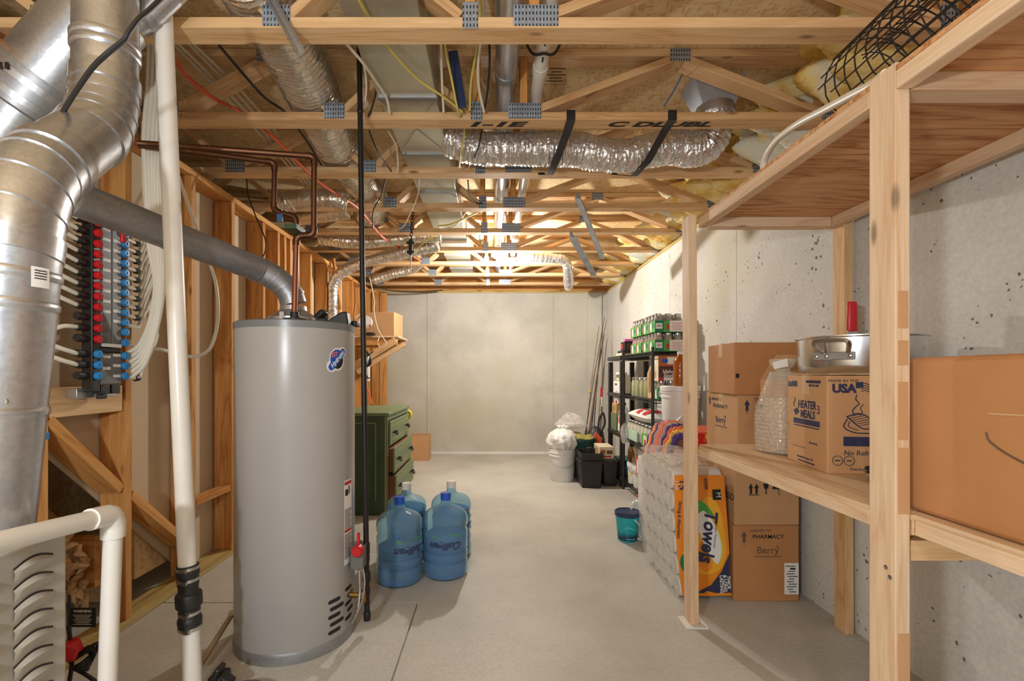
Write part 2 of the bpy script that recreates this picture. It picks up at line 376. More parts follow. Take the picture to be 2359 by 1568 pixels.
# the stair side on the left: drywall behind the studs, cut along the stair slope
dw = MB()
def dwpoly(poly): dw.prism(poly, .013, Matrix(((0,0,1,-1.87),(1,0,0,0),(0,1,0,0),(0,0,0,1))))
dwpoly([(-1.6, .0), (1.60, .0), (1.60, 1.2), (2.80, 0.02), (ZB, .02), (ZB, 2.42), (-1.6, 2.42)])
struct('wall_left', dw, 'drywall')
struct('wall_left_rear', MB().box((-2.9, -1.6, 0), (-2.85, ZB, 2.79)), 'osb')
# ------------------------------------------------------------------ stud wall along the stairs
sw = thing('stud_wall', 'unfinished wood stud wall along the left side with beige drywall behind its studs', 'stud wall', (XL, 4.0, 0))
for y in (1.80, 2.22, 2.70, 3.11, 3.53, 3.77, 3.89, 4.00, 4.44, 4.86, 5.28, 5.76, 6.18, 6.55):
    board('stud', (XL-.06, y, .038), (XL-.06, y, 2.335), .12, .040, 'fir', sw, up=(0,1,0))
board('bottom_plate', (XL-.06, 1.3, .0195), (XL-.06, 6.6, .0195), .12, .037, 'treated', sw)
board('top_plate', (XL-.06, 1.3, 2.356), (XL-.06, 6.6, 2.356), .12, .038, 'fir', sw)
board('blocking', (XL-.06, 1.83, 1.02), (XL-.06, 2.19, .66), .11, .042, 'fir', sw, up=(0,.7,.7))
board('blocking', (XL-.06, 2.25, .62), (XL-.06, 2.66, .24), .11, .042, 'fir', sw, up=(0,.7,.7))
board('blocking', (XL-.03, 2.73, .45), (XL-.03, 3.08, .45), .06, .04, 'fir', sw)
board('blocking', (XL-.025, 1.83, 1.085), (XL-.025, 2.19, 1.085), .04, .12, 'pine', sw)
board('blocking', (XL-.025, 1.83, 1.80), (XL-.025, 2.19, 1.80), .04, .12, 'pine', sw)
obj('tape_band', MB().box((XL-.002, 1.777, .945), (XL+.001, 1.823, .972)), 'yellowtape', sw, label='blue masking tape round the first stud')
# end of the stud wall at the back corner
ew = thing('stud_wall', 'short end of wood framing at the far left corner, bright studs beside the concrete back wall', 'stud wall', (-1.72, 6.8, 0))
for x, y in ((-1.70, 6.72), (-1.60, 6.80), (-1.735, 6.93)):
    board('stud', (x, y, .0), (x, y, 2.38), .09, .038, 'fir', ew, up=(0,1,0))
board('top_plate', (XL, 6.62, 2.365), (XL+.05, 6.98, 2.365), .09, .03, 'fir', ew)
# stair underside seen through the low openings
st = thing('stair_framing', 'rough stair framing in the dark opening low behind the studs', 'stairs', (-2.2, 2.3, 0))
board('stringer', (-2.25, 1.45, 1.25), (-2.25, 2.65, .05), .04, .24, 'fir', st, up=(0,.7,.7))
board('tread', (-2.7, 2.25, .30), (-1.90, 2.25, .30), .04, .24, 'fir', st)
board('tread', (-2.7, 1.95, .55), (-1.90, 1.95, .55), .04, .2, 'fir', st)
obj('riser_panel', MB().box((-2.7, 2.42, 0.02), (-1.885, 2.435, .30)), 'osb', st)
obj('panel', MB().box((-1.90, 2.46, .12), (-1.885, 3.5, .42)), 'osb', st)
rg = MB()
for i in range(170):
    t_ = RN.random(); p = V(-1.93+RN.uniform(-.05, .04), lerp(1.95, 2.19, t_), 0); p.z = 2.66-p.y-RN.uniform(.10, .34)
    d = V(RN.uniform(-.3, .5), RN.uniform(-1, .2), RN.uniform(-1, .4)).normalized()*RN.uniform(.03, .07)
    rg.tube([p, p+d*.6, p+d], [.018, .012, .001], 5)
tag(obj('insulation_scrap', rg, 'cardpale'), 'shaggy scrap of insulation poking out of the dark opening under the stair slope', 'insulation', kind='stuff')
# ------------------------------------------------------------------ floor trusses
TS = .6096
TL = ['nearest floor truss, its pale lower chord crossing the very top of the photo',
 'second floor truss from the camera, with black handwriting under its lower chord',
 'third floor truss, just beyond the sagging foil duct with black straps',
 'fourth floor truss from the camera, next one behind the truss touching the foil duct',
 'fifth floor truss from the camera, over the light metal strut tips',
 'sixth floor truss, the one carrying the bare light bulb',
 'seventh floor truss from the camera, first one beyond the light bulb',
 'eighth floor truss, second to last before the concrete back wall',
 'last floor truss before the concrete back wall']
trs = []
def plate_mesh(x, y, z, w, h):
    mb = MB().box((x-w/2, y-.002, z-h/2), (x+w/2, y, z+h/2))
    nx, nz = max(2, int(w/.021)), max(2, int(h/.027))
    for i in range(nx):
        for j in range(nz):
            cx, cz = x-w/2+(i+.5)*w/nx, z-h/2+(j+.5)*h/nz
            mb.add([(cx-.003, y-.0021, cz-.008), (cx+.003, y-.0021, cz-.008), (cx+.002, y-.005, cz+.007), (cx-.002, y-.005, cz+.007)], [(0,1,2,3)])
    return mb
for k in range(9):
    y0 = 1.68+TS*k; yc = y0+.0445
    t = thing('floor_truss', TL[k], 'truss', (0, yc, 2.44), 'open web floor trusses overhead')
    x0, x1 = -2.6, 1.66
    board('bottom_chord', (x0, yc, 2.459), (x1, yc, 2.459), .089, .038, 'pine', t)
    board('top_chord', (x0, yc, 2.769), (x1+.02, yc, 2.769), .089, .038, 'pine', t)
    zb, zt = 2.480, 2.748
    for a, b in ((-2.3, -1.95), (-1.62, -1.95), (-1.58, -1.12), (-.80, -1.10), (-.74, -.46), (-.12, -.44), (.19, .88), (1.60, .94)):
        board('web', (a, yc, zb+.005), (b, yc, zt-.005), .085, .036, 'pine', t, up=(1,0,0))
    for x in (-.085, .145, 1.635): board('web', (x, yc, zb), (x, yc, zt), .085, .036, 'fir', t, up=(1,0,0))
    for x, w, h, bt in ((-.78, .10, .075, 1), (-.085, .055, .095, 1), (.15, .16, .075, 1), (-1.6, .12, .075, 1), (.91, .10, .06, 0), (-1.11, .1, .06, 0), (1.63, .055, .09, 1), (-.45, .09, .06, 0)):
        z = 2.482 if bt else 2.755
        obj('connector_plate', plate_mesh(x, y0-.0005, z, w, h), 'slotplate', t)
    trs.append(t)
def under(txt, x, y, sx, size, root, name='handwriting'):
    obj(name, MB().text(txt, size, face((x, y, 2.4393), (1,0,0), (0,-1,0)), sx=sx, shear=.25, bold=.0028), 'inkblack', root, label='black spray marker letters')
under('1-1E', .0, 2.336, 2.6, .06, trs[1]); under('C DLUBL', .82, 2.336, 2.1, .062, trs[1])
obj('grade_stamp', MB().box((-.765, 1.735, 2.4389), (-.725, 1.741, 2.4397)).box((-.758, 1.746, 2.4389), (-.732, 1.752, 2.4397)), 'inkbrown', trs[0])
# panel stamp on the subfloor
sp = MB()
for i, w_ in enumerate((.09, .07, .10, .05, .085, .10)):
    sp.box((.33-w_/2, 2.55-.026*i-.005, 2.7892), (.33+w_/2, 2.55-.026*i+.004, 2.7899))
sp.box((.265, 2.40, 2.7892), (.395, 2.402, 2.7899)); sp.box((.265, 2.578, 2.7892), (.395, 2.58, 2.7899))
obj('panel_stamp', sp, 'inkbrown', bpy.data.objects['ceiling'])
# insulation at the rim of every bay on the right
for k in range(8):
    ya, yb = 1.78+TS*k, 1.78+TS*k+.50
    mb = MB(); nu, nv = 34, 22; off = RN.uniform(0, 9); vs = []; fs = []
    for i in range(nu+1):
        for j in range(nv+1):
            y = lerp(ya, yb, i/nu); z = lerp(2.445, 2.785, j/nv)
            b = .05+.05*math.sin(i*.42+off)+.035*math.sin(j*.6+i*.17+off*2)+.012*math.sin(i*1.3+j*.9)+.006*RN.random()
            e = math.sin(PI*i/nu)**.3*math.sin(PI*(j+.6)/(nv+1.2))**.3
            vs.append((1.70-max(.01, (.15+b*1.7)*e), y, z))
    fs = [(i*(nv+1)+j, (i+1)*(nv+1)+j, (i+1)*(nv+1)+j+1, i*(nv+1)+j+1) for i in range(nu) for j in range(nv)]
    n0 = len(vs); vs += [(1.765, ya, 2.445), (1.765, yb, 2.445), (1.765, yb, 2.785), (1.765, ya, 2.785)]
    c = [0, nu*(nv+1), nu*(nv+1)+nv, nv]
    ring = [i*(nv+1) for i in range(nu+1)]; fs.append(tuple(ring+[n0+1, n0]))
    ring = [i*(nv+1)+nv for i in range(nu+1)]; fs.append(tuple(ring[::-1]+[n0+3, n0+2]))
    ring = list(range(nv+1)); fs.append(tuple(ring[::-1]+[n0, n0+3]))
    ring = [nu*(nv+1)+j for j in range(nv+1)]; fs.append(tuple(ring+[n0+2, n0+1])); fs.append((n0, n0+1, n0+2, n0+3))
    mb.add(vs, fs)
    lab = ['yellow insulation batt above the wood shelf, between the nearest two trusses', 'yellow insulation batt beside the foil duct elbow', 'yellow insulation batt in the third bay, above the far end of the wood shelf'][k] if k < 3 else \
          f'yellow insulation batt stuffed at the right rim, in the {["fourth","fifth","sixth","seventh","farthest"][k-3]} bay between trusses'
    o = tag(obj('insulation_batt', mb, 'batt', ang=70), lab, 'insulation', 'insulation batts along the right rim')
# ------------------------------------------------------------------ camera, lights, world
cam = bpy.data.objects.new('camera', bpy.data.cameras.new('camera')); C.objects.link(cam)
cam.location = (0, 0, H); cam.rotation_euler = (PI/2, 0, 0)
cam.data.sensor_width = 36; cam.data.lens = 36*F/2359; cam.data.clip_start = .02
cam.data.shift_x = (1179.5-VX)/2359; cam.data.shift_y = (VY-784)/2359
bpy.context.scene.camera = cam
def light(name, kind, loc, power, col, size=.05, rot=None):
    l = bpy.data.lights.new(name, kind); l.energy = power; l.color = col
    if kind == 'AREA': l.size = size
    else: l.shadow_soft_size = size
    o = bpy.data.objects.new(name, l); o.location = loc
    if rot: o.rotation_euler = rot
    C.objects.link(o); return o
light('bulb_light', 'POINT', (.046, 4.98, 2.29), 72, (1, .96, .90), .035)
light('near_lamp', 'POINT', (-.80, -.50, 1.34), 50, (.95, .975, 1), .06)
light('rear_fill', 'POINT', (-.1, -1.1, 2.3), 14, (1, .97, .92), .05)  # unseen fill light added behind the camera to lift the ambient level
w = bpy.data.worlds.new('world'); bpy.context.scene.world = w; w.use_nodes = True
bg = w.node_tree.nodes['Background']; bg.inputs[0].default_value = (.94, .97, 1, 1); bg.inputs[1].default_value = .4
vs_ = bpy.context.scene.view_settings
vs_.view_transform = 'Standard'; vs_.look = 'None'; vs_.gamma = 1; vs_.use_curve_mapping = False; vs_.exposure = .9
# ------------------------------------------------------------------ services under the subfloor
def flex(pts, r, pitch=.022, depth=.005, n=20, step=.0055, crumple=.0022, seed=0):
    """corrugated foil hose along a smooth path"""
    rn = random.Random(seed); sp = smooth(pts, 16)
    out = [sp[0]]; acc = 0
    dense = []
    for a, b in zip(sp, sp[1:]):
        k = max(1, int((b-a).length/step)); dense += [a.lerp(b, i/k) for i in range(k)]
    dense.append(sp[-1])
    s = 0; rs = []
    for i, p in enumerate(dense):
        if i: s += (p-dense[i-1]).length
        rs.append(r - depth*(.5+.5*math.cos(2*PI*s/pitch)) + .004*math.sin(s*9+seed))
    mb = MB().tube(dense, rs, n)
    for v in mb.v: v += Vector((rn.gauss(0, crumple), rn.gauss(0, crumple), rn.gauss(0, crumple)))
    return mb
# big foil flex on the left, running through the truss webs
f1 = thing('flex_duct', 'large silver foil flex duct running back through the trusses above the water heater', 'flex duct', (-.93, 2.6, 2.49))
obj('hose', flex([(-.88, 1.55, 2.64), (-.88, 1.95, 2.632), (-.91, 2.3, 2.628), (-.985, 2.9, 2.63), (-.985, 3.5, 2.625), (-1.02, 3.9, 2.62), (-1.12, 4.2, 2.62)], .138, .026, .006, 30, crumple=.0011, seed=1), 'foilwarm', f1)
# black strapped duct between trusses two and three
f2 = thing('flex_duct', 'sagging silver foil duct with two black straps, between the trunk duct and the wall boot', 'flex duct', (.8, 2.64, 2.38))
obj('hose', flex([(-.255, 2.66, 2.535), (-.10, 2.65, 2.475), (.15, 2.645, 2.465), (.42, 2.645, 2.465), (.58, 2.645, 2.44), (.72, 2.645, 2.425), (.86, 2.64, 2.45), (1.0, 2.64, 2.475), (1.10, 2.63, 2.455), (1.19, 2.615, 2.475), (1.225, 2.60, 2.56), (1.215, 2.58, 2.66)], .093, .020, .005, 26, seed=2), 'foil', f2)
def strap(x, lab):
    t = thing('duct_strap', lab, 'strap', (x, 2.5, 2.43), 'black straps holding the sagging duct')
    mb = MB(); pth = [(x+.03, 2.286, 2.485), (x+.03, 2.286, 2.437), (x+.03, 2.385, 2.437), (x, 2.56, 2.375), (x-.02, 2.72, 2.352), (x-.05, 2.90, 2.43), (x-.055, 2.901, 2.48)]
    if x > .7: pth = [(x+.03, 2.286, 2.485), (x+.03, 2.286, 2.437), (x+.03, 2.385, 2.437), (x, 2.56, 2.36), (x-.03, 2.72, 2.345), (x-.10, 2.895, 2.43), (x-.105, 2.896, 2.48)]
    vs = []
    for p in pth: vs += [(p[0]-.021, p[1], p[2]), (p[0]+.021, p[1], p[2]), (p[0]+.021, p[1]-.001, p[2]-.002), (p[0]-.021, p[1]-.001, p[2]-.002)]
    fs = [(0,1,2,3)]+[(i*4+j, i*4+(j+1)%4, i*4+4+(j+1)%4, i*4+4+j) for i in range(len(pth)-1) for j in range(4)]
    k = len(pth)*4; fs.append((k-4, k-3, k-2, k-1))
    obj('band', MB().add(vs, fs), 'rubber', t)
strap(.345, 'black strap on the left part of the sagging foil duct'); strap(.84, 'black strap on the right part of the sagging foil duct')
# boot where the duct meets the floor
b3 = thing('duct_boot', 'dull steel register boot above the elbow of the sagging foil duct', 'duct boot', (1.2, 2.58, 2.66))
mb = MB(); mb.add([(1.06, 2.49, 2.79), (1.34, 2.49, 2.79), (1.34, 2.67, 2.79), (1.06, 2.67, 2.79), (1.12, 2.52, 2.655), (1.30, 2.52, 2.655), (1.30, 2.64, 2.655), (1.12, 2.64, 2.655)], [(0,1,2,3), (4,7,6,5), (0,4,5,1), (1,5,6,2), (2,6,7,3), (3,7,4,0)])
obj('hood', mb, 'plate', b3); obj('collar', MB().cyl((1.215, 2.58, 2.62), (1.215, 2.58, 2.66), .099, 24), 'galv', b3)
# rectangular trunk duct
td = thing('trunk_duct', 'long rectangular steel trunk duct running to the back above the truss chords', 'duct', (-.42, 4, 2.53))
obj('sheet', MB().box((-.555, 1.3, 2.525), (-.275, 6.2, 2.745)), 'duct', td, bev=.004)
for y in (2.25, 2.83, 3.42, 4.64, 5.25, 5.9):
    obj('seam', MB().box((-.56, y-.012, 2.516), (-.27, y+.012, 2.75)), 'galvdull', td)
x_ = MB().beam((-.55, 2.28, 2.5235), (-.29, 2.80, 2.5235), .006, .003).beam((-.29, 2.28, 2.5235), (-.55, 2.80, 2.5235), .006, .003); obj('crease', x_, 'duct', td)
# round pipe and PVC drain in the truss chase
rd = thing('round_duct', 'round galvanized duct in the truss chase, left of the white drain pipe', 'duct', (.06, 4, 2.55))
obj('pipe', MB().tube([(.058, 1.3, 2.625), (.058, 6.3, 2.615)], .052, 24), 'galv', rd)
for y in (2.2, 3.7, 5.2): obj('collar', MB().cyl((.058, y, 2.623), (.058, y+.04, 2.622), .0545, 24), 'galvdull', rd)
dp = thing('drain_pipe', 'white plastic drain pipe running back through the trusses near mid ceiling', 'pipe', (.215, 4, 2.56))
obj('pipe', MB().tube([(.215, 1.3, 2.63), (.218, 6.4, 2.56)], .031, 20), 'pvc', dp)
obj('coupling', MB().cyl((.2155, 2.16, 2.62), (.2155, 2.21, 2.619), .036, 20), 'pvc', dp)
obj('hanger', MB().tube(smooth([(.10, 2.05, 2.749), (.16, 2.04, 2.60), (.2155, 2.03, 2.585), (.27, 2.04, 2.60), (.33, 2.05, 2.749)]), .006, 8), 'rubber', dp)
obj('lettering', MB().box((.212, 1.94, 2.5885), (.219, 1.99, 2.592)).box((.212, 2.06, 2.586), (.219, 2.09, 2.590)), 'inkblack', dp)
# smaller flex ducts far back
GF = 'small foil ducts far back'
def hose(lab, pts, r, mat='foil', sd=3):
    t = thing('flex_duct', lab, 'flex duct', pts[0], GF); obj('hose', flex(pts, r, .02, .004, 16, .008, .0016, sd), mat, t); return t
hose('silver flex duct curving down into the stud wall behind the black pipe', [P(1010, 566, 4.55), P(930, 582, 4.6), P(850, 600, 4.72), P(790, 625, 4.85), P(768, 655, 4.9), P(766, 690, 4.9), P(766, 760, 4.9)], .058, sd=4)
hose('silver flex duct lying across the trusses right of the tall copper pipe', [P(735, 549, 4.35), P(800, 556, 4.36), P(870, 556, 4.4), P(960, 545, 4.42), P(1015, 542, 4.42)], .062, 'foilwarm', 5)
hose('silver flex duct running right from the lit bulb fixture', [P(1192, 589, 5.15), P(1225, 590, 5.16), P(1270, 594, 5.18), P(1300, 600, 5.2), P(1308, 622, 5.3), P(1310, 655, 5.6)], .058, 'foil', 6)
hose('dark silver flex duct crossing under the back end of the trunk duct', [P(985, 566, 4.98), P(1040, 566, 5.0), P(1090, 572, 5.02)], .055, 'foil', 7)
hose('silver flex duct at left behind the dark copper elbows', [P(640, 470, 3.30), P(690, 462, 3.28), P(760, 458, 3.26), P(800, 468, 3.3)], .07, 'foilwarm', 8)
hose('silver flex duct below the fourth truss, near the far wall end', [P(690, 500, 3.85), P(740, 494, 3.80), P(800, 486, 3.78)], .07, 'foilwarm', 9)
hose('short silver flex duct right of the hanging chain near the back', [P(860, 645, 5.9), P(900, 632, 5.9), P(950, 618, 5.85), P(975, 600, 5.7)], .06, 'foilwarm', 10)
# light fixture
lf = thing('ceiling_light', 'bare glowing light bulb in a white porcelain lampholder under the trusses', 'light', (.046, 4.98, 2.33))
obj('junction_box', MB().box((-.03, 4.93, 2.445), (.12, 5.03, 2.50)), 'galv', lf, bev=.003)
obj('mount_bar', MB().beam((.046, 4.80, 2.505), (.046, 5.36, 2.505), .04, .012), 'pine', lf)
obj('lampholder', MB().lathe([(0, 2.403), (.022, 2.403), (.026, 2.415), (.055, 2.43), (.058, 2.445), (0, 2.445)], 28, (.046, 4.98, 0)), 'white', lf)
m_, nt_, b_ = newmat('glowing_bulb'); b_.inputs['Emission Color'].default_value = (1, .90, .74, 1); b_.inputs['Emission Strength'].default_value = 38
M['bulb'] = m_
obj('bulb', MB().lathe([(0, 2.335), (.018, 2.338), (.029, 2.35), (.032, 2.366), (.028, 2.383), (.016, 2.396), (.013, 2.404), (0, 2.404)], 24, (.046, 4.98, 0)), 'bulb', lf)
# metal angle struts
def strut(lab, a, b, w, name='metal_strut', mat='galvdull', wd=0):
    m, L = frame(a, b, (0,-1,.3)); mb = MB().box((0,-w/2,-.001), (L,w/2,.001)).box((0,-w/2,-.001), (L,-w/2+.002,w*.8)).box((0,w/2-.002,-.001),(L,w/2,.012))
    tag(obj(name, mb.xform(m), mat), lab, 'bracket')
strut('slanting steel angle bracket at upper left, in front of the big foil duct', P(612, -25, 1.664), P(694, 124, 1.664), .03)
strut('steel stud strip slanting down at mid right ceiling, topmost of the two', P(1327, 450, 3.43), P(1385, 590, 4.0), .055, 'metal_strut', 'plate')
strut('pale steel strip slanting below the other metal strip, nearer the back', P(1312, 540, 4.09), P(1362, 628, 4.68), .075, 'metal_strut', 'plate')
# chain and clamp hanging left of middle
ch = thing('hanging_chain', 'chain with clamp hanging from the ceiling trusses left of the middle', 'chain', P(946, 620, 4.1))
mb = MB()
a, b = P(952, 470, 4.1), P(947, 555, 4.1)
for i in range(12):
    p = a.lerp(b, i/11); mb.join(MB().tube([p+V(.012*math.cos(t)*(i%2), .012*math.cos(t)*(1-i%2), .02*math.sin(t)) for t in [k*2*PI/12 for k in range(13)]], .0035, 6, False))
obj('chain', mb, 'iron', ch)
q = P(946, 570, 4.1)
obj('clamp', MB().cbox(q, (.03, .025, .13)).cbox(q+V(0,0,.04), (.07, .03, .02)).cbox(q+V(0,0,-.04), (.065, .03, .02)), 'iron', ch, bev=.003)
obj('spike', MB().tube([q+V(0,0,-.06), q+V(0,0,-.2)], [.008, .002], 8), 'chrome', ch)
tag(obj('pull_string', MB().tube([P(1101, 468, 4.95), P(1104, 540, 4.95), P(1114, 610, 4.95)], .004, 6), 'blackwire'), 'thin dark pull cord hanging left of the lit bulb', 'cord')
# cables --------------------------------------------------------------
GC = 'electrical cables strung through the trusses'
def cb(lab, pts, r, mat): return cable('electrical_cable', pts, r, mat, lab, 'cable', GC)
cb('yellow cable crossing diagonally under the trunk duct near the top', [P(815, -20, 1.58), P(850, 40, 1.72), P(893, 107, 1.85), P(960, 180, 2.05), P(1020, 222, 2.15), P(1065, 258, 2.24)], .0052, 'yellowcable')
cb('yellow cable hanging right of the trunk duct between the first two trusses', [P(1034, -15, 1.9), P(1028, 40, 1.95), P(1026, 110, 2.05), P(1040, 180, 2.15), P(1055, 256, 2.22), P(1070, 300, 2.5), P(1062, 350, 2.55), P(1058, 385, 2.8)], .0052, 'yellowcable')
cb('yellow cable running down beside the small connector plate of the second truss', [P(1108, -10, 1.9), P(1104, 60, 1.95), P(1096, 125, 2.05), P(1085, 190, 2.15), P(1082, 255, 2.25)], .0052, 'yellowcable')
cb('white cable beside the yellow one, over the second truss plate', [P(1116, -10, 1.92), P(1112, 60, 1.95), P(1102, 140, 2.05), P(1103, 200, 2.15), P(1115, 258, 2.24)], .006, 'whitecable')
cb('black cable dropping right of the white one by the metal plates', [P(1125, 50, 1.98), P(1128, 140, 2.1), P(1123, 210, 2.2), P(1115, 258, 2.26)], .005, 'blackwire')
cb('pair of grey cables hanging straight down right of the trunk duct', [P(1015, -10, 1.95), P(1016, 110, 2.05), P(1018, 180, 2.15), P(1022, 258, 2.26)], .006, 'whitecable')
cb('white cable curving down left of the trunk duct from the first truss', [P(800, 103, 1.85), P(836, 145, 1.95), P(868, 190, 2.1), P(890, 225, 2.2), P(898, 262, 2.27)], .006, 'whitecable')
cb('thin white wire just right of the tall black pipe below the first truss', [P(827, 105, 2.1), P(842, 170, 2.15), P(843, 220, 2.2), P(834, 255, 2.25)], .004, 'whitecable')
cb('black cable curling near the black pipe above the second truss', [P(862, 160, 2.2), P(866, 210, 2.25), P(856, 250, 2.27), P(848, 268, 2.27)], .004, 'blackwire')
cb('black cable drooping left of the strapped duct below the second truss', [P(850, 300, 2.5), P(868, 345, 2.6), P(890, 378, 2.8), P(905, 400, 2.93)], .004, 'blackwire')
cb('white cable looping under the second truss by the trunk duct', [P(893, 300, 2.5), P(912, 335, 2.6), P(916, 375, 2.75), P(914, 398, 2.89)], .004, 'whitecable')
cb('black wire looping in front of the fourth truss left of centre', [P(888, 412, 3.0), P(878, 450, 3.2), P(860, 485, 3.4), P(858, 525, 3.7)], .005, 'blackwire')
cb('white wire hanging below the third truss beside the chain', [P(965, 412, 3.1), P(963, 445, 3.3), P(952, 475, 3.45), P(930, 520, 3.9), P(910, 530, 4.0)], .005, 'whitecable')
cb('black wire dangling by the fourth truss right of the trunk duct', [P(1078, 415, 3.1), P(1082, 450, 3.3), P(1098, 468, 3.45), P(1110, 466, 3.45)], .005, 'blackwire')
cb('black wire in front of the foil duct near the trunk duct', [P(1110, 300, 2.48), P(1100, 345, 2.5), P(1078, 386, 2.85)], .004, 'blackwire')
cb('yellow cables bunched under the trunk duct at the fifth truss', [P(1010, 520, 3.85), P(1040, 516, 3.8), P(1075, 500, 3.75), P(1100, 488, 3.7)], .007, 'yellowcable')
cb('white cable beside the yellow bunch under the trunk duct', [P(1015, 528, 3.9), P(1050, 518, 3.85), P(1072, 490, 3.75), P(1082, 478, 3.7)], .005, 'whitecable')
cb('blue wire strung up to the subfloor, left of the register boot', [P(1530, 245, 2.5), P(1560, 195, 2.45), P(1590, 130, 2.35), P(1640, 40, 2.2), P(1690, -25, 2.1)], .0035, 'bluecable')
cb('white cables looping down from the junction box by the bulb', [P(1160, 570, 5.1), P(1170, 545, 4.95), P(1185, 560, 4.95), P(1190, 575, 4.95), P(1160, 580, 4.97)], .006, 'white')
cb('black cable sagging along the top of the back wall at left', [P(838, 640, 6.3), P(860, 655, 6.45), P(895, 668, 6.6), P(960, 672, 6.7), P(1020, 668, 6.75)], .010, 'blackwire')
cb('tan cable drooping from the last trusses over the dresser side', [P(870, 600, 5.8), P(858, 622, 5.9), P(850, 640, 6.1), P(862, 648, 6.2)], .006, 'whitecable')
cb('yellow cable hanging near the chain clamp', [P(1000, 545, 4.3), P(975, 560, 4.35), P(960, 575, 4.4), P(948, 590, 4.6)], .005, 'yellowcable')
for i in range(4):
    cb(f'bundled pale cable on the left subfloor, {["outermost","second","third","innermost"][i]} of four running to the back', [V(-1.46+.03*i, 1.9, 2.70-.02*(i%2)), V(-1.42+.03*i, 2.6, 2.66+.01*i), V(-1.42+.028*i, 3.4, 2.62), V(-1.44+.026*i, 4.2, 2.58)], .0075, 'whitecable')
cb('thick orange tube sagging through the left trusses toward the back', [P(396, 128, 2.0), P(430, 175, 2.15), P(490, 225, 2.22), P(560, 262, 2.45), P(640, 325, 2.62), P(690, 378, 2.80), P(735, 420, 3.0), P(780, 450, 3.2), P(830, 485, 3.55), P(880, 545, 4.2), P(930, 575, 4.7), P(970, 602, 5.3)], .009, 'orangecable')
cb('dark cable arching over the left trusses behind the white pipe', [P(505, 105, 1.9), P(560, 170, 2.1), P(610, 225, 2.2), P(660, 262, 2.4), P(710, 330, 2.7), P(740, 380, 2.85)], .006, 'iron')
cb('black cord hanging down past the stud wall top plate', [P(568, 410, 3.0), P(572, 450, 2.95), P(590, 500, 2.95), P(612, 555, 2.95), P(606, 590, 2.95), P(585, 598, 2.95)], .004, 'blackwire')
bl_ = board('blue_strip', P(1043, 118, 2.2), P(1064, 250, 2.22), .045, .012, 'navy', None, (0,-1,0)); tag(bl_, 'dark blue strip hanging between cables right of the trunk duct', 'strip')
# wide dark steel beam web seen between trusses on the left
tag(obj('vent_pipe', MB().tube([P(1310, 612, 5.75), P(1310, 660, 6.3)], .06, 18), 'pvc'), 'short white vent pipe stub hanging near the back wall, right of middle', 'pipe')
# ------------------------------------------------------------------ left foreground: flue, pipes, furnace, manifold
def ringpipe(pts, r): return MB().tube(pts, r, 32)
fp = thing('flue_pipe', 'big shiny galvanized elbow pipe at the left edge, rising from the furnace cabinet', 'pipe', (-1.166, 1.07, .80))
p0, p1 = V(-1.166, 1.07, .805), V(-1.105, 1.08, 1.50)
p2, p3, p4 = V(-1.12, 1.10, 1.66), V(-1.19, 1.40, 1.955), V(-1.215, 1.46, 2.06)
p5 = V(-1.215, 1.47, 2.44)
R1 = .086
obj('pipe', MB().tube([p0, p1], R1, 36), 'galv', fp)
def elbow(name, a, b, c, r, k=4):
    # gored sheet metal elbow from a over the corner b to c
    pts = []
    for i in range(k+1):
        t = i/k; pts.append(a*(1-t)**2+b*2*t*(1-t)+c*t*t)
    mb = MB().tube(pts, r, 36)
    for p, q in zip(pts[1:-1], pts[2:]):
        d = (q-p).normalized()
        mb.join(MB().tube([p-d*.004, p+d*.004], r+.003, 36))
    mb.join(MB().tube([pts[0]-(pts[1]-pts[0]).normalized()*.03, pts[0]+(pts[1]-pts[0]).normalized()*.02], r+.004, 36))
    mb.join(MB().tube([pts[-1]-(pts[-1]-pts[-2]).normalized()*.02, pts[-1]+(pts[-1]-pts[-2]).normalized()*.03], r+.004, 36))
    return obj(name, mb, 'galv', fp, ang=22)
a1, c1 = V(-1.106, 1.08, 1.50), V(-1.135, 1.20, 1.735)
elbow('elbow', a1, V(-1.10, 1.085, 1.645), c1, R1)
a2, c2 = V(-1.19, 1.385, 1.905), V(-1.215, 1.468, 2.10)
obj('pipe', MB().tube([c1, a2], R1-.002, 36), 'galv', fp)
elbow('elbow', a2, V(-1.21, 1.46, 1.985), c2, R1)
obj('pipe', MB().tube([c2, p5], R1-.002, 36), 'galv', fp)
def hoop(p, d, r, h=.012, nm='bead', mat='galv'):
    d = Vector(d).normalized(); p = Vector(p)
    return obj(nm, MB().tube([p-d*h, p-d*h*.5, p+d*h*.5, p+d*h], [r, r+.004, r+.004, r], 36), mat, fp)
for t in (.45, .80, .90): hoop(p0.lerp(p1, t), p1-p0, R1)
hoop(c2.lerp(p5, .30), (0,0,1), R1); hoop(c2.lerp(p5, .38), (0,0,1), R1)
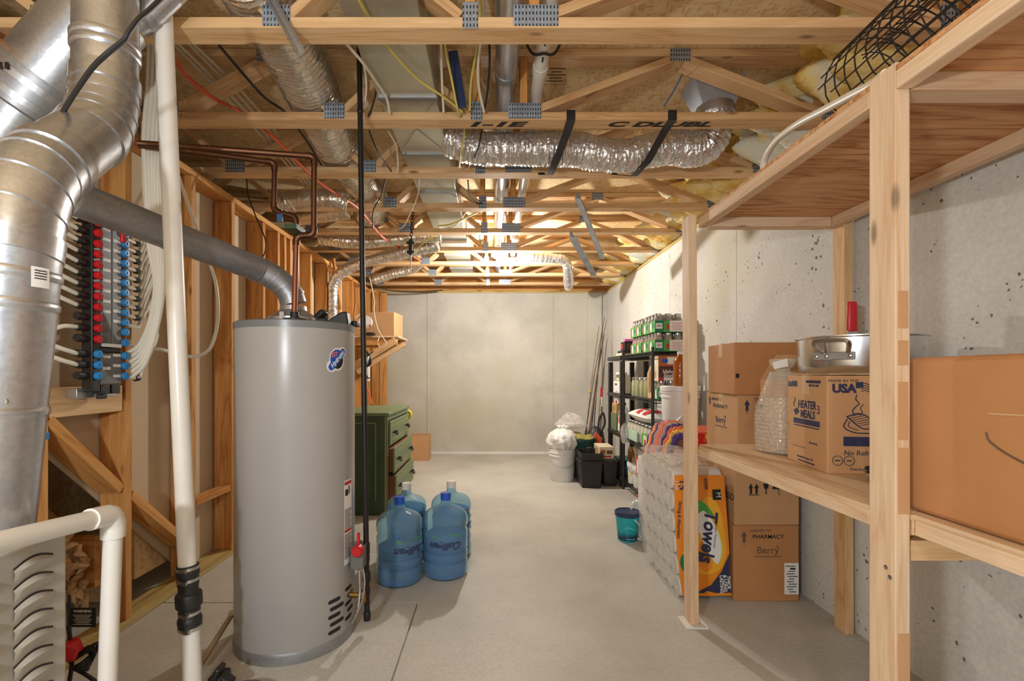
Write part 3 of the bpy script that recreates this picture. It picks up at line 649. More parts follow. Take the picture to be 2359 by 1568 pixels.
# paper sticker and punched tabs
n_ = (V(0,0,1.2)-p0.lerp(p1, .86)); 
def onpipe(c, ax, ang, r, z, w, h):
    """patch that follows a vertical pipe"""
    vs = []; k = 6
    for i in range(k+1):
        for zz in (z-h/2, z+h/2):
            a = ang+(i/k-.5)*w/r; vs.append((c[0]+math.cos(a)*r, c[1]+math.sin(a)*r, zz))
    return MB().add(vs, [(2*i, 2*i+2, 2*i+3, 2*i+1) for i in range(k)])
cc = p0.lerp(p1, .88)
obj('sticker', onpipe(cc, None, -.22, R1+.0052, cc.z, .036, .046), 'whitepaper', fp, label='small white paper sticker')
mb = MB()
for i in range(4): mb.join(onpipe(cc, None, -.22, R1+.0056, cc.z+.015-.006*i, .024, .0025))
obj('sticker_print', mb, 'inkblack', fp)
obj('screw', MB().lathe([(.006,0),(.006,.003),(0,.006)], 10, p0.lerp(p1,.48)+V(R1*.8,-R1*.6,0), Matrix.Rotation(-PI/2, 3, 'X')), 'chrome', fp)
# trunk the elbow drops from: a fat pipe slanting up to the ceiling
dp2 = thing('vent_duct', 'fat galvanized pipe slanting up to the ceiling behind the elbow pipe at upper left', 'duct', (-1.5, 1.66, 2.0))
g0, g1, g2, g3 = P(-60, 400, 1.70), P(80, 215, 1.70), P(130, 150, 1.70), P(345, -90, 1.70)
ax = (g3-g0).normalized()
obj('pipe', MB().tube([g0, g1], .115, 36), 'galv', dp2); obj('pipe', MB().tube([g1, g3], .135, 36), 'galv', dp2)
obj('collar', MB().tube([g1-ax*.07, g1-ax*.06, g1+ax*.06, g1+ax*.07], [.12, .139, .139, .137], 36), 'galvdull', dp2)
for t in (-.03, .03): obj('band', MB().tube([g1+ax*(t-.012), g1+ax*(t+.012)], .143, 36), 'galv', dp2)
obj('elbow', MB().tube(smooth([P(10, 330, 1.70), P(-10, 345, 1.70), P(-20, 385, 1.70), P(-15, 440, 1.70)], 4), .12, 32), 'galvdull', dp2)
mb = MB()
for i in range(3):
    q = g1+ax*(.01)+V(.02*i, -.143, .0); mb.cbox(q, (.012, .002, .022))
obj('tab', mb, 'black', dp2)
r2 = thing('reducer_pipe', 'small galvanized pipe end with crimped collar beside the top of the white pipe', 'pipe', P(345, 20, 1.56))
ra, rb = P(312, 62, 1.57), P(420, -40, 1.57); rd_ = (rb-ra).normalized()
obj('pipe', MB().tube([ra, rb], .040, 28), 'galv', r2); obj('collar', MB().tube([ra+rd_*.03, ra+rd_*.065], .044, 28), 'galvdull', r2)
obj('slot', MB().cbox(ra+rd_*.11+V(.012,-.043,0), (.006, .003, .018)), 'black', r2)
# heater flue
hf = thing('flue_pipe', 'dull grey flue pipe sloping down from the left to the water heater top', 'pipe', P(650, 680, 2.20))
q0, q1, q2, q3 = V(-1.26, 1.42, 1.735), P(600, 622, 2.12), P(668, 655, 2.2), P(676, 700, 2.20)
q0 = P(170, 455, 1.47)
obj('pipe', MB().tube([q0, q1], .056, 32), 'galvdull', hf)
pts = [q1*(1-t)**2+P(672, 655, 2.2)*2*t*(1-t)+q3*t*t for t in (0, .25, .5, .75, 1)]
mb = MB().tube(pts, .058, 32)
for p, q in zip(pts[:-1], pts[1:]): d = (q-p).normalized(); mb.join(MB().tube([p-d*.004, p+d*.004], .061, 32))
obj('elbow', mb, 'galvdull', hf, ang=22)
for t in (.42, .97): p = q0.lerp(q1, t); d = (q1-q0).normalized(); obj('joint', MB().tube([p-d*.006, p+d*.006], .0585, 32), 'galvdull', hf)
# white discharge pipe with the rubber check valve
dis = thing('discharge_pipe', 'tall white plastic discharge pipe with black rubber check valve, left foreground', 'pipe', (-1.04, 1.62, 0))
da, db = P(373, -30, 1.62), P(446, 1625, 1.62); dd = (db-da).normalized()
at = lambda py: da+(db-da)*((py+30)/1655)
obj('pipe', MB().tube([da, at(1320)], .0285, 24), 'pvc', dis); obj('pipe', MB().tube([at(1430), at(1607)], .0295, 24), 'pvc', dis)
prof = [(1300,.034),(1313,.036),(1322,.036),(1326,.033),(1345,.033),(1349,.031),(1362,.031),(1365,.039),(1368,.041),(1392,.041),(1396,.038),(1400,.033),(1418,.033),(1422,.037),(1428,.038),(1440,.036),(1447,.034)]
obj('check_valve', MB().tube([at(y) for y, r in prof], [r for y, r in prof], 28), 'rubber', dis, label='black rubber coupling')
for y in (1306, 1333, 1409, 1443):
    c_ = MB().tube([at(y-3.5), at(y+3.5)], .0372 if y != 1333 and y != 1409 else .0346, 28); c_.cbox(at(y)+V(.012, -.038, 0), (.016, .010, .012)); obj('hose_clamp', c_, 'chrome', dis)
sp_ = thing('sump_cover', 'grey round sump pump cover at the base of the tall white pipe', 'cover', (-.93, 1.62, 0))
sc = V(-.905, 1.66, 0)
obj('lid', MB().lathe([(.0, .062), (.085, .060), (.10, .052), (.104, .04), (.104, .0), (0, 0)], 36, sc), 'greyplastic', sp_)
mb = MB()
for i in range(26):
    a = -PI*.95+i*.11; mb.cbox(sc+V(math.cos(a)*.105, math.sin(a)*.105, .022), (.006, .006, .034))
obj('grille', mb, 'black', sp_); obj('knob', MB().lathe([(.0,.070),(.03,.068),(.034,.060),(.034,.055)], 24, sc+V(-.02, .0, 0)), 'greyplastic', sp_)
obj('bracket', MB().box((-1.035, 1.69, .03), (-.985, 1.76, .10)).beam((-1.03, 1.70, .05), (-.99, 1.70, .14), .05, .02).beam((-1.02, 1.72, .11), (-.95, 1.70, .08), .04, .02), 'black', sp_, bev=.006)
M['tanpipe'] = plain('dirty_tan_plastic', (150, 126, 96), .6, var=.25)
tag(obj('dirt_pipe', MB().tube([P(462, 1530, 1.86)*1.0, P(537, 1410, 2.16)], .011, 14).tube([P(532, 1412, 2.13), P(560, 1420, 2.2)], .014, 14), 'tanpipe'), 'dirty tan pipe lying on the floor behind the tall white pipe', 'pipe')
# ivory PVC vent with an elbow
vp = thing('condensate_pipe', 'white pipe with a square elbow in front of the louvered furnace cabinet', 'pipe', (-1.0, 1.25, 0))
e0, e1, e2 = V(-1.008, .80, .86), V(-1.008, 1.225, .832), V(-1.035, 1.255, -.0)
e1 = P(262, 1183, 1.25); e0 = P(-120, 1278, .87); e2 = V(P(246, 1568, 1.25).x-.012, 1.25, 0)
obj('pipe', MB().tube([e0, e1], .0225, 24), 'pvc', vp); obj('pipe', MB().tube([e1, e2], .0215, 24), 'pvc', vp)
d0 = (e0-e1).normalized(); d1 = (e2-e1).normalized()
obj('elbow', MB().tube([e1+d0*.075, e1+d0*.03], .0275, 24).tube(smooth([e1+d0*.03, e1+d0*.012+d1*.004, e1+d1*.03], 5), .0275, 24).tube([e1+d1*.03, e1+d1*.062], .0275, 24), 'pvc', vp)
# furnace cabinet
fc = thing('furnace_cabinet', 'beige grey louvered furnace cabinet in the lower left corner', 'furnace', (-1.35, .8, 0))
obj('body', MB().box((-1.66, .45, 0), (-1.062, 1.166, .805)), 'furnace', fc, bev=.006)
mb = MB(); mbd = MB()
for col, (ya, yb) in enumerate(((1.035, 1.128), (.90, .995), (.765, .86))):
    for i in range(13):
        z = .757-.0435*i-.006*col; vs = []; k = 12
        for s in range(k+1):
            u = s/k; y = lerp(ya, yb, u); arch = math.sin(PI*(u*.86+.07))
            vs += [(-1.0605, y, z-.020+.010*u), (-1.0605+.014*arch, y, z-.004+.016*arch**1.1), (-1.0605, y, z+.003+.017*arch**1.1)]
        mb.add(vs, [(3*s, 3*s+3, 3*s+4, 3*s+1) for s in range(k)]+[(3*s+1, 3*s+4, 3*s+5, 3*s+2) for s in range(k)])
        vd = []
        for s in range(k+1):
            u = s/k; y = lerp(ya, yb, u); arch = math.sin(PI*(u*.86+.07)); vd += [(-1.0612, y, z+.000+.017*arch**1.1), (-1.0612, y, z+.008+.017*arch**1.1)]
        mbd.add([(x+.0006, y, zz) for x, y, zz in vd], [(2*s, 2*s+2, 2*s+3, 2*s+1) for s in range(k)])
obj('louver', mb, 'furnace', fc, ang=60)
obj('louver_shadow', mbd, 'black', fc)  # black strips painting in the shadows along the louvers, not real openings
# black wire, red plug and tag
bw_ = thing('extension_cord', 'coiled black cord with red plug on the floor behind the white elbow pipe', 'cord', (-1.12, 1.40, 0))
c0 = V(-1.22, 1.50, .11)
mb = MB().tube(smooth([P(158, 1440, 1.47), P(162, 1480, 1.46), P(165, 1530, 1.46), P(160, 1568, 1.46)]), .006, 8)
for i in range(5):
    a = .5+.35*i
    mb.tube(smooth([P(160, 1525, 1.46), P(185+10*i, 1497-4*i+8*(i%2), 1.47), P(215-3*i, 1500+9*i, 1.5), P(190+2*i, 1525+4*i, 1.46), P(162, 1540, 1.45)]), .0055, 8)
mb.tube(smooth([P(162, 1535, 1.46), P(200, 1555, 1.46), P(230, 1580, 1.46), P(250, 1620, 1.42)]), .0055, 8)
obj('cord', mb, 'blackwire', bw_)
obj('plug', MB().beam(P(150, 1500, 1.44), P(188, 1478, 1.47), .045, .04).beam(P(155, 1520, 1.44), P(172, 1480, 1.45), .04, .04), 'red', bw_, bev=.010, label='red plug end')
tg = thing('warning_tag', 'black warning tag with white print hanging beside the furnace cabinet', 'tag', P(190, 1420, 1.5))
ta, tb = P(160, 1400, 1.5), P(220, 1444, 1.5)
obj('card', MB().box((ta.x, 1.50, tb.z), (tb.x, 1.503, ta.z)), 'black', tg)
mb = MB().text('WARNING', .012, face((ta.x+.043, 1.4988, ta.z-.010), (1,0,0), (0,0,1)))
for i in range(7): mb.cbox((ta.x+.042, 1.4992, ta.z-.022-.005*i), (.06-.008*(i%3), .0006, .0014))
obj('print', mb, 'whitepaper', tg)
tag(obj('hang_wire', MB().tube([P(160, 1370, 1.49), P(159, 1470, 1.49)], .004, 6), 'blackwire'), 'short black wire beside the furnace cabinet edge', 'wire')
cable('electrical_cable', [P(388, -20, 1.25), P(345, 22, 1.22), P(318, 45, 1.2), P(296, 75, 1.19), P(286, 92, 1.19), P(245, 125, 1.18), P(210, 160, 1.2), P(165, 225, 1.24), P(120, 300, 1.3)], .0062, 'rubber', 'thick black cable draped across the shiny pipes at upper left', 'cable')
# manifold ------------------------------------------------------------
mf = thing('water_manifold', 'tall plumbing manifold with red and blue valve knobs on the stud wall', 'manifold', (-1.66, 1.95, 1.12))
zt_, zb_ = 1.862, 1.125
mx = -1.60
obj('mount_bracket', MB().box((-1.70, 1.86, 1.10), (-1.655, 2.06, 1.14)), 'galv', mf, bev=.002); obj('mount_bracket', MB().box((-1.70, 1.89, 1.845), (-1.655, 2.05, 1.875)), 'galv', mf, bev=.002)
obj('backbone', MB().box((-1.66, 1.885, zb_), (-1.615, 1.925, zt_)), 'black', mf, bev=.004)
obj('body', MB().box((-1.66, 1.926, 1.31), (mx-.012, 1.977, zt_-.02)), 'greyplastic', mf, bev=.004)
obj('body', MB().box((-1.66, 1.979, 1.31), (mx-.012, 2.03, zt_-.05)), 'greyplastic', mf, bev=.004)
obj('body', MB().box((-1.66, 1.926, 1.155), (mx-.012, 2.03, 1.285)), 'greyplastic', mf, bev=.004)
for b0_, b1_ in (((-1.66, 1.928, 1.288), (mx-.016, 2.028, 1.308)), ((-1.66, 1.93, 1.115), (mx-.014, 1.972, 1.153)), ((-1.66, 1.984, 1.115), (mx-.014, 2.026, 1.153)), ((-1.64,1.93,1.095),(mx-.02,1.965,1.114))): obj('end_block', MB().box(b0_, b1_), 'black', mf, bev=.003)
rd2 = MB().cbox((mx+.01, 1.965, 1.812), (.045, .05, .018)).cbox((mx+.03, 1.985, 1.795), (.016, .022, .085)); obj('handle', rd2, 'red', mf, bev=.006, label='red lever handle')
def plabel(y, z): obj('port_label', MB().cbox((mx-.0115, y, z), (.0014, .038, .012)), 'whitepaper', mf)
zl = lambda y, Y=1.92: 1.2+(860-y)*Y/1080.
zsl = [480+y/3.92 for y in (130,225,320,415,508,605,700,795,890,988,1082,1180,1315,1412,1510)]
zsr = [480+y/3.92 for y in (232,317,402,492,580,668,757,847,937,1027,1115,1210,1328,1420,1512)]
def knob(y, z, side, mat, nm='valve_knob'):
    mb = MB().lathe([(0,0),(.0165,0),(.0165,.012),(.012,.016),(.005,.016),(.005,.006),(0,.006)], 20, (mx-.012, y, z), Matrix.Rotation(PI/2, 3, 'Y'))
    mb.cbox((mx+.002, y, z), (.010, .004, .014))
    return obj(nm, mb, mat, mf, label=('red' if mat == 'red' else 'blue')+' valve knob')
M['pexblue'] = M['blue']
for i, py in enumerate(zsl):
    z = zl(py, 1.905); y = 1.903
    knob(y, z, -1, 'red' if i < 12 else 'blue')
    fit = MB().tube([(-1.635, 1.885, z), (-1.635, 1.862, z), (-1.635, 1.845, z-.002)], [.012, .012, .015], 12).tube([(-1.635, 1.862, z), (-1.635, 1.835, z+.002)], .015, 10)
    obj('fitting', fit, 'black', mf)
    if i not in (9, 11, 14):
        dz = .035 if i < 9 else (-.02 if i == 10 else .03)
        pt = [(-1.635, 1.84, z), (-1.64, 1.79, z+.004+dz*.3), (-1.655, 1.74, z+dz), (-1.70, 1.66, z+dz*1.6), (-1.76, 1.58, z+dz*1.7)]
        obj('tube', MB().tube(smooth(pt), .0085, 10), 'pex', mf)
    if i < 9: plabel(1.951, z-.012)
for i, py in enumerate(zsr):
    z = zl(py, 2.035); y = 2.043
    mb = MB(); knob(y, z, 1, 'blue')
    obj('fitting', MB().tube([(-1.635, 2.03, z), (-1.635, 2.068, z-.003), (-1.635, 2.085, z-.005)], [.013, .015, .010], 12), 'greyplastic', mf)
    if i not in (10, 11):
        e = i/14
        up = V(-1.665+.008*(i % 4), 2.24+.012*(i % 5), z+.16+.01*(i % 3))
        pt = [V(-1.635, 2.08, z-.005), V(-1.635, 2.125, z-.010), V(-1.64, 2.165, z-.004), V(-1.65, 2.205, z+.05), up, V(-1.70+.011*(i % 4), 2.275+.013*(i % 5), min(2.3, z+.32)), V(-1.70+.012*(i % 4), 2.27+.014*(i % 5), 2.42)]
        obj('tube', MB().tube(smooth(pt), .0085, 10), 'pex', mf)
        if i < 9 or i > 11: obj('bend_support', MB().tube([V(-1.635, 2.135, z-.012), V(-1.637, 2.158, z-.01)], .0135, 8), 'black', mf)
    if i > 0 and i < 10 or i > 11: plabel(2.004, z)
for z in (1.27, 1.222): plabel(1.951, z)
obj('port_label', MB().cbox((mx-.0115, 1.978, 1.318), (.002, .10, .014)), 'whitepaper', mf)
z = zl(zsr[11], 2.035)
loop = [V(-1.635, 2.08, z-.005), V(-1.60, 2.16, z-.02), P(372, 805, 2.2), P(420, 818, 2.35), P(455, 820, 2.42), P(485, 800, 2.46), P(500, 750, 2.48), P(502, 700, 2.48), P(494, 640, 2.47), P(470, 570, 2.46), P(440, 490, 2.45), P(408, 395, 2.42), P(396, 340, 2.40)]
obj('tube', MB().tube(smooth(loop), .0085, 10), 'pex', mf)
# vertical bundle of tubes between white pipe and flue
for i in range(6):
    x = 338+7*i
    cable('pex_tube', [P(296+2*i, 812+11*i, 2.075), P(322+3*i, 792+8*i, 2.085), P(346+4*i, 735, 2.09), P(357+4*i, 650, 2.08), P(x+4, 560, 2.06), P(x-2, 420, 2.06), P(x-6+3*i, 300, 2.05), P(x+2+3*i, 200, 2.05), P(x+6+3*i, 90, 1.98)], .0085, 'pex',
          f'white plastic water tube rising behind the tall white pipe, {["leftmost","second","third","fourth","fifth","rightmost"][i]} of the bundle', 'tube', 'bundle of white water tubes')
# copper supply pipes over the heater
def pipe_run(name, label, pts, r, mat, fr, cat='pipe'):
    t = thing(name, label, cat, pts[-1]); pts = [Vector(p) for p in pts]
    for i, (a, b) in enumerate(zip(pts, pts[1:])):
        d = (b-a).normalized(); obj('pipe', MB().tube([a+d*(.014 if i else 0), b-d*(.014 if i < len(pts)-2 else 0)], r, 14), mat[i] if isinstance(mat, list) else mat, t)
    for i in range(1, len(pts)-1):
        a, b, c = pts[i-1:i+2]; d0, d1 = (a-b).normalized(), (c-b).normalized()
        obj('elbow', MB().tube([b+d0*.038, b+d0*.02]+smooth([b+d0*.018, b+(d0+d1)*.006, b+d1*.018], 3)+[b+d1*.02, b+d1*.038], r+.003, 14), fr, t)
    return t
HX, HY, HR, HT = -.915, 2.176, .258, 1.425
pr = pipe_run('copper_pipe', 'dark copper pipe that drops farther right, ending at the heater top in reddish copper', [P(318, 330, 1.9), P(724, 360, 2.1), P(723, 541, 2.1), P(683, 544, 2.1), P(678, 726, 2.1)], .0125, ['copperdark', 'copperdark', 'copperdark', 'copper'], 'copperdark')
pr2 = pipe_run('copper_pipe', 'dark copper pipe that drops nearer the stud wall with a step above the heater', [P(318, 334, 1.98), P(633, 374, 2.24), P(631, 485, 2.24), P(682, 500, 2.24), P(684, 715, 2.24)], .0125, 'copperdark', 'copperdark')
vtag = MB().cbox(P(680, 528, 2.13), (.055, .10, .022)); obj('tag', vtag, 'greendark', pr2, label='green paper valve tag')
obj('tag', MB().cbox(P(645, 502, 2.2), (.025, .01, .035)), 'bluecable', pr2, label='blue tape')
# black iron gas pipe
gp = thing('gas_pipe', 'tall black iron gas pipe standing right in front of the water heater edge', 'pipe', (-.6, 2.2, 0))
ga, gb = P(827, 60, 2.19), P(846, 1425, 2.19)
obj('pipe', MB().tube([ga, gb], .0125, 16), 'iron', gp)
gat = lambda py: ga+(gb-ga)*((py-60)/1365)
for y, h, r in ((1262, 14, .0165), (1285, 8, .0155), (1328, 12, .018), (1360, 8, .0155), (1418, 10, .0165), (255, 6, .0145)):
    obj('coupling', MB().tube([gat(y-h), gat(y-h+2), gat(y+h-2), gat(y+h)], [r-.002, r, r, r-.002], 14), 'iron', gp)
# ------------------------------------------------------------------ water heater
def wrap(mb, cx, cy, r, a0, z0):
    """bend flat print (x along the surface, y up) round a vertical cylinder"""
    return mb.map(lambda p: (cx+math.cos(a0+p.x/r)*(r+p.z), cy+math.sin(a0+p.x/r)*(r+p.z), z0+p.y))
def grid(x0, x1, y0, y1, n=8, z=0):
    vs = []
    for i in range(n+1): vs += [(lerp(x0, x1, i/n), y0, z), (lerp(x0, x1, i/n), y1, z)]
    return MB().add(vs, [(2*i, 2*i+2, 2*i+3, 2*i+1) for i in range(n)])
def ellipse(cx, cy, rx, ry, z=0, n=28, rot=0):
    vs = []
    for i in range(n):
        a = 2*PI*i/n; x, y = rx*math.cos(a), ry*math.sin(a)
        vs.append((cx+x*math.cos(rot)-y*math.sin(rot), cy+x*math.sin(rot)+y*math.cos(rot), z))
    return MB().add(vs, [tuple(range(n))])
wh = thing('water_heater', 'tall grey cylindrical water heater standing on the concrete floor at left', 'water heater', (HX, HY, 0))
c = (HX, HY, 0)
obj('tank', MB().lathe([(0, .02), (HR-.012, .02), (HR-.002, .045), (HR, .05), (HR, HT-.03), (HR-.002, HT-.03)], 72, c), 'heater', wh)
obj('base_ring', MB().lathe([(HR-.02, .0), (HR+.003, 0), (HR+.004, .036), (HR-.002, .05)], 72, c), 'galvdull', wh)
obj('lid', MB().lathe([(HR+.002, HT-.032), (HR+.003, HT-.004), (HR-.004, HT), (0, HT+.006)], 72, c), 'heatertop', wh)
fz = V(-.925, 2.19, HT)
obj('draft_hood', MB().lathe([(.115, 0), (.115, .012), (.06, .05), (.058, .07)], 32, P(676, 730, 2.2)*1.0+V(0,0,-.02)), 'galv', wh)
for i in range(3):
    a = .5+2.1*i; q = P(676, 730, 2.2); obj('hood_leg', MB().cbox((q.x+.11*math.cos(a), q.y+.11*math.sin(a), HT+.02), (.02, .02, .06)), 'galv', wh)
obj('pipe_cap', MB().lathe([(.05, 0), (.05, .02), (.02, .025), (.018, .05), (0, .05)], 20, V(P(679, 728, 2.1).x, 2.1, HT)), 'rubber', wh)
obj('pipe_cap', MB().cbox(V(-.83, 2.24, HT+.02), (.09, .07, .04)).beam(V(-.86, 2.24, HT+.02), V(-.80, 2.22, HT+.07), .05, .03), 'rubber', wh, bev=.01)
obj('pipe_cap', MB().prism([(-.07,0),(.06,0),(.05,.065),(.02,.06)], .06, face((-.725, 2.20, HT-.005), (1,0,0), (0,0,1))), 'rubber', wh, bev=.008)
obj('pipe_cap', MB().cbox((-.70, 2.25, HT+.012), (.10, .06, .026)), 'rubber', wh, bev=.006)
# air intake slots: dark pill-shaped openings round the base
ang = lambda px, y=None: None
def pxang(px):     # angle on the tank facing the photo column px
    u = (px-VX)/F; d = math.hypot(HX, HY); best = min((abs((HX+HR*math.cos(a))/(HY+HR*math.sin(a))-u), a) for a in [-PI+.002*i for i in range(3200)] if (math.cos(a)*HX+math.sin(a)*HY) < 0)
    return best[1]
def sl(mb2, n=18):
    """cut each flat convex outline into upright strips so that it can follow a curved face"""
    out = MB()
    for f in mb2.f:
        q = [mb2.v[i] for i in f]; xs = [p.x for p in q]; x0, x1 = min(xs), max(xs); z = q[0].z; vs = []
        for i in range(n+1):
            x = lerp(x0, x1, min(max(i/n, 1e-4), 1-1e-4)); ys = []
            for a_, b_ in zip(q, q[1:]+q[:1]):
                if (a_.x-x)*(b_.x-x) <= 0 and abs(a_.x-b_.x) > 1e-9: ys.append(lerp(a_.y, b_.y, (x-a_.x)/(b_.x-a_.x)))
            vs += [(x, min(ys), z), (x, max(ys), z)]
        out.add(vs, [(2*i, 2*i+2, 2*i+3, 2*i+1) for i in range(n)])
    return out
def pill(w, h, z=.0009):
    vs = []; 
    for i in range(9): a = PI/2-PI*i/8; vs.append((w/2-h/2+math.cos(a)*h/2, math.sin(a)*h/2, z))
    for i in range(9): a = -PI/2-PI*i/8; vs.append((-w/2+h/2+math.cos(a)*h/2, math.sin(a)*h/2, z))
    return MB().add(vs, [tuple(range(18))])
for row in range(5):
    for px, off, w in ((771 if row % 2 == 0 else 777, 0, .062 if row % 2 == 0 else .075), (803 if row % 2 == 0 else 807, .045, .055)):
        a = pxang(px); z = .212-.033*row+off*.35
        obj('air_slot', wrap(sl(pill(w+.006, .0165)), HX, HY, HR, a, z), 'inkblack', wh)
# maker's sticker
a = pxang(777); z = 1.262
stk = ellipse(0, 0, .043, .050, .0008).join(ellipse(-.030, -.030, .026, .026, .0008)).join(ellipse(.030, .034, .024, .022, .0008))
rt = lambda mb, t=.80: mb.map(lambda p: (p.x*math.cos(t)-p.y*math.sin(t), p.x*math.sin(t)+p.y*math.cos(t), p.z))
s_ = obj('sticker', wrap(sl(stk), HX, HY, HR, a, z), 'whitepaper', wh, label='oval sticker with flag colours and Hydrojet lettering')
half = MB(); vs = [(math.cos(t)*.038, math.sin(t)*.043, .0012) for t in [.75+PI*i/16 for i in range(17)]]
obj('sticker_field', wrap(sl(MB().add(vs, [tuple(range(17))])), HX, HY, HR, a, z), 'bluecap', s_)
for i in range(3):
    x0 = -.006+.0*i; obj('flag_stripe', wrap(sl(rt(MB().add([(-.010,.018+.0085*i,.0016),(.026-.007*i,.018+.0085*i,.0016),(.026-.007*i,.0235+.0085*i,.0016),(-.010,.0235+.0085*i,.0016)], [(0,1,2,3)])), 8), HX, HY, HR, a, z), 'red' if i != 1 else 'redink', s_)
st_ = MB()
for i in range(3):
    for j in range(2): st_.join(ellipse(-.028+.011*i, .012+.011*j+.004*i, .0026, .0026, .0018, 6))
obj('flag_star', wrap(st_, HX, HY, HR, a, z), 'whitepaper', s_)
vs = [(math.cos(t)*.036, math.sin(t)*.042, .0012) for t in [.75-PI*i/16 for i in range(17)]]
obj('sticker_field', wrap(sl(MB().add(vs, [tuple(range(17))])), HX, HY, HR, a, z), 'inkblack', s_)
obj('sticker_banner', wrap(sl(rt(pill(.125, .030, .0018), .80)), HX, HY, HR, a, z), 'bluecap', s_)
obj('lettering', wrap(rt(MB().text('Hydrojet', .026, shear=.3, bold=.0008), .80).map(lambda p: (p.x, p.y, .0026+p.z*.2)), HX, HY, HR, a, z), 'whitepaper', s_)
# warning label
a = pxang(802); lb = obj('warning_label', wrap(grid(-.034, .034, -.19, .19, 6, .0008), HX, HY, HR, a, .53), 'whitepaper', wh, label='long white warning label with red headings')
mb = MB()
for i in range(34):
    zz = .055-.0066*i
    if abs(zz+.043) > .012: mb.join(grid(-.029, .029-.010*(i % 4 == 3), zz, zz+.0028, 4, .0014))
mb.join(grid(-.025, -.003, .12, .148, 2, .0014)).join(grid(.002, .012, .125, .16, 2, .0014))
obj('label_print', wrap(mb, HX, HY, HR, a, .53), 'inkblack', lb)
obj('label_heading', wrap(grid(-.03, .03, .168, .183, 4, .0014).join(grid(-.03, .03, -.045, -.034, 4, .0014)), HX, HY, HR, a, .53), 'redink', lb)
# gas valve on the far right side of the tank
gv = V(HX+HR+.015, HY-.02, .36)
obj('gas_valve', MB().cbox(gv+V(.02, 0, 0), (.06, .07, .10)).cyl(gv+V(.02,0,.05), gv+V(.02,0,.07), .02), 'greyplastic', wh, bev=.006)
obj('valve_dial', MB().lathe([(0,0),(.026,0),(.026,.03),(.018,.04),(0,.04)], 20, gv+V(.03,-.035,.045), Matrix.Rotation(PI/2,3,'X')).cbox(gv+V(.03,-.04,.095), (.012,.012,.05)), 'red', wh, label='red control dial')
obj('gas_line', MB().tube(smooth([gv+V(.03,-.03,-.05), gv+V(.035,-.04,-.14), gv+V(.03,-.06,-.22), gv+V(.0,-.05,-.28)]), .006, 8).tube(smooth([gv+V(.045,-.02,-.04), gv+V(.055,-.03,-.12), gv+V(.04,-.04,-.2), gv+V(.0,-.03,-.29)]), .004, 8), 'chrome', wh)
obj('drain_valve', MB().cyl(gv+V(-.03,-.01,-.17), gv+V(.05,-.02,-.17), .014).cyl(gv+V(.04,-.02,-.20), gv+V(.04,-.02,-.15), .018), 'brass', wh)
# ------------------------------------------------------------------ five gallon jugs
def jug_prof(r, h):
    q = [(0,.012),(.06,.006),(.10,0),(r-.010,.002),(r-.001,.018),(r,.05),(r-.002,.078),(r-.010,.092),(r-.010,.100),(r-.002,.114),(r-.001,.130),(r-.010,.146),(r-.010,.152),(r-.003,.166),(r-.003,.262),(r-.011,.276),(r-.011,.284),(r-.002,.298),(r-.001,.326),(r-.004,.346),(r-.012,.364),(r-.030,.382),(r-.060,.396),(.046,.405),(.034,.414),(.029,.43),(.027,.448),(.027,h)]
    return q
M['handleblue'] = glassmat('blue_handle', (96, 164, 208), .05, 1.15, .5)
GJ = 'five gallon water jugs'
def jug(lab, x, y, level, cap, rz=0, handle=True):
    r, h = .134, .475
    t = thing('water_jug', lab, 'water jug', (x, y, 0), GJ, rz)
    outer = jug_prof(r, h); mb = MB().lathe(outer+[(rr-.0045 if rr > .01 else 0, max(z, .006)) for rr, z in reversed(outer)], 48)
    obj('bottle', mb, 'jugblue', t, world=False, ang=60)
    wp = [(0,.0065),(.10,.0065),(r-.012,.008),(r-.0125,level-.004)]; wp += [(wp[-1][0], level), (0, level)]
    obj('water', MB().lathe(wp, 48), 'water', t, world=False, ang=60)
    obj('cap', MB().lathe([(.0295, h-.035), (.031, h-.033), (.031, h+.004), (.028, h+.008), (0, h+.008)], 24), cap, t, world=False)
    if handle:
        obj('handle', MB().tube(smooth([(0, -r+.004, .30), (0, -r+.03, .28), (0, -r+.034, .21), (0, -r+.03, .13), (0, -r+.004, .115)]), .019, 14), 'handleblue', t, world=False)
    return t
j1 = jug('blue water jug nearest the camera, with a recessed handle and blue cap', -.553, 2.74, .20, 'bluecap', .12)
j2 = jug('blue water jug with upside-down lettering facing the camera, right of the handled jug', -.291, 2.83, .24, 'bluecap', 0, False)
j3 = jug('blue water jug with a white cap, at the back beside the green dresser', -.575, 3.08, .33, 'white', 1.2)
j4 = jug('blue water jug with a white cap, behind the jug with lettering', -.285, 3.13, .30, 'white', 1.0)
def jugtext(t, x, y, a, z=.205):
    mb = MB().text('Culligan', .058, shear=.35, bold=.0012, sx=1.05).map(lambda p: (-p.x, -p.y, .001+p.z*.3))
    o = obj('lettering', wrap(mb, x, y, .133, a, z), 'ink', t, label='upside-down blue lettering')
    sw_ = MB(); n = 16; vs = []
    for i in range(n+1):
        u = i/n*2-1; vs += [(u*.095, .055+.010*math.sin(u*4), .001), (u*.095, .051+.010*math.sin(u*4+.25), .001)]
    sw_.add(vs, [(2*i, 2*i+2, 2*i+3, 2*i+1) for i in range(n)])
    obj('swoosh', wrap(sw_, x, y, .133, a, z), 'greenlabel', t)
M['greenlabel'] = plain('green_label', (74, 160, 70), .55); M['darkgreenlabel'] = plain('dark_green_label', (24, 116, 80), .55)
jugtext(j2, -.291, 2.83, -PI/2+.12); jugtext(j1, -.553, 2.74, -PI/2+.75); jugtext(j4, -.285, 3.13, -PI/2+.9)
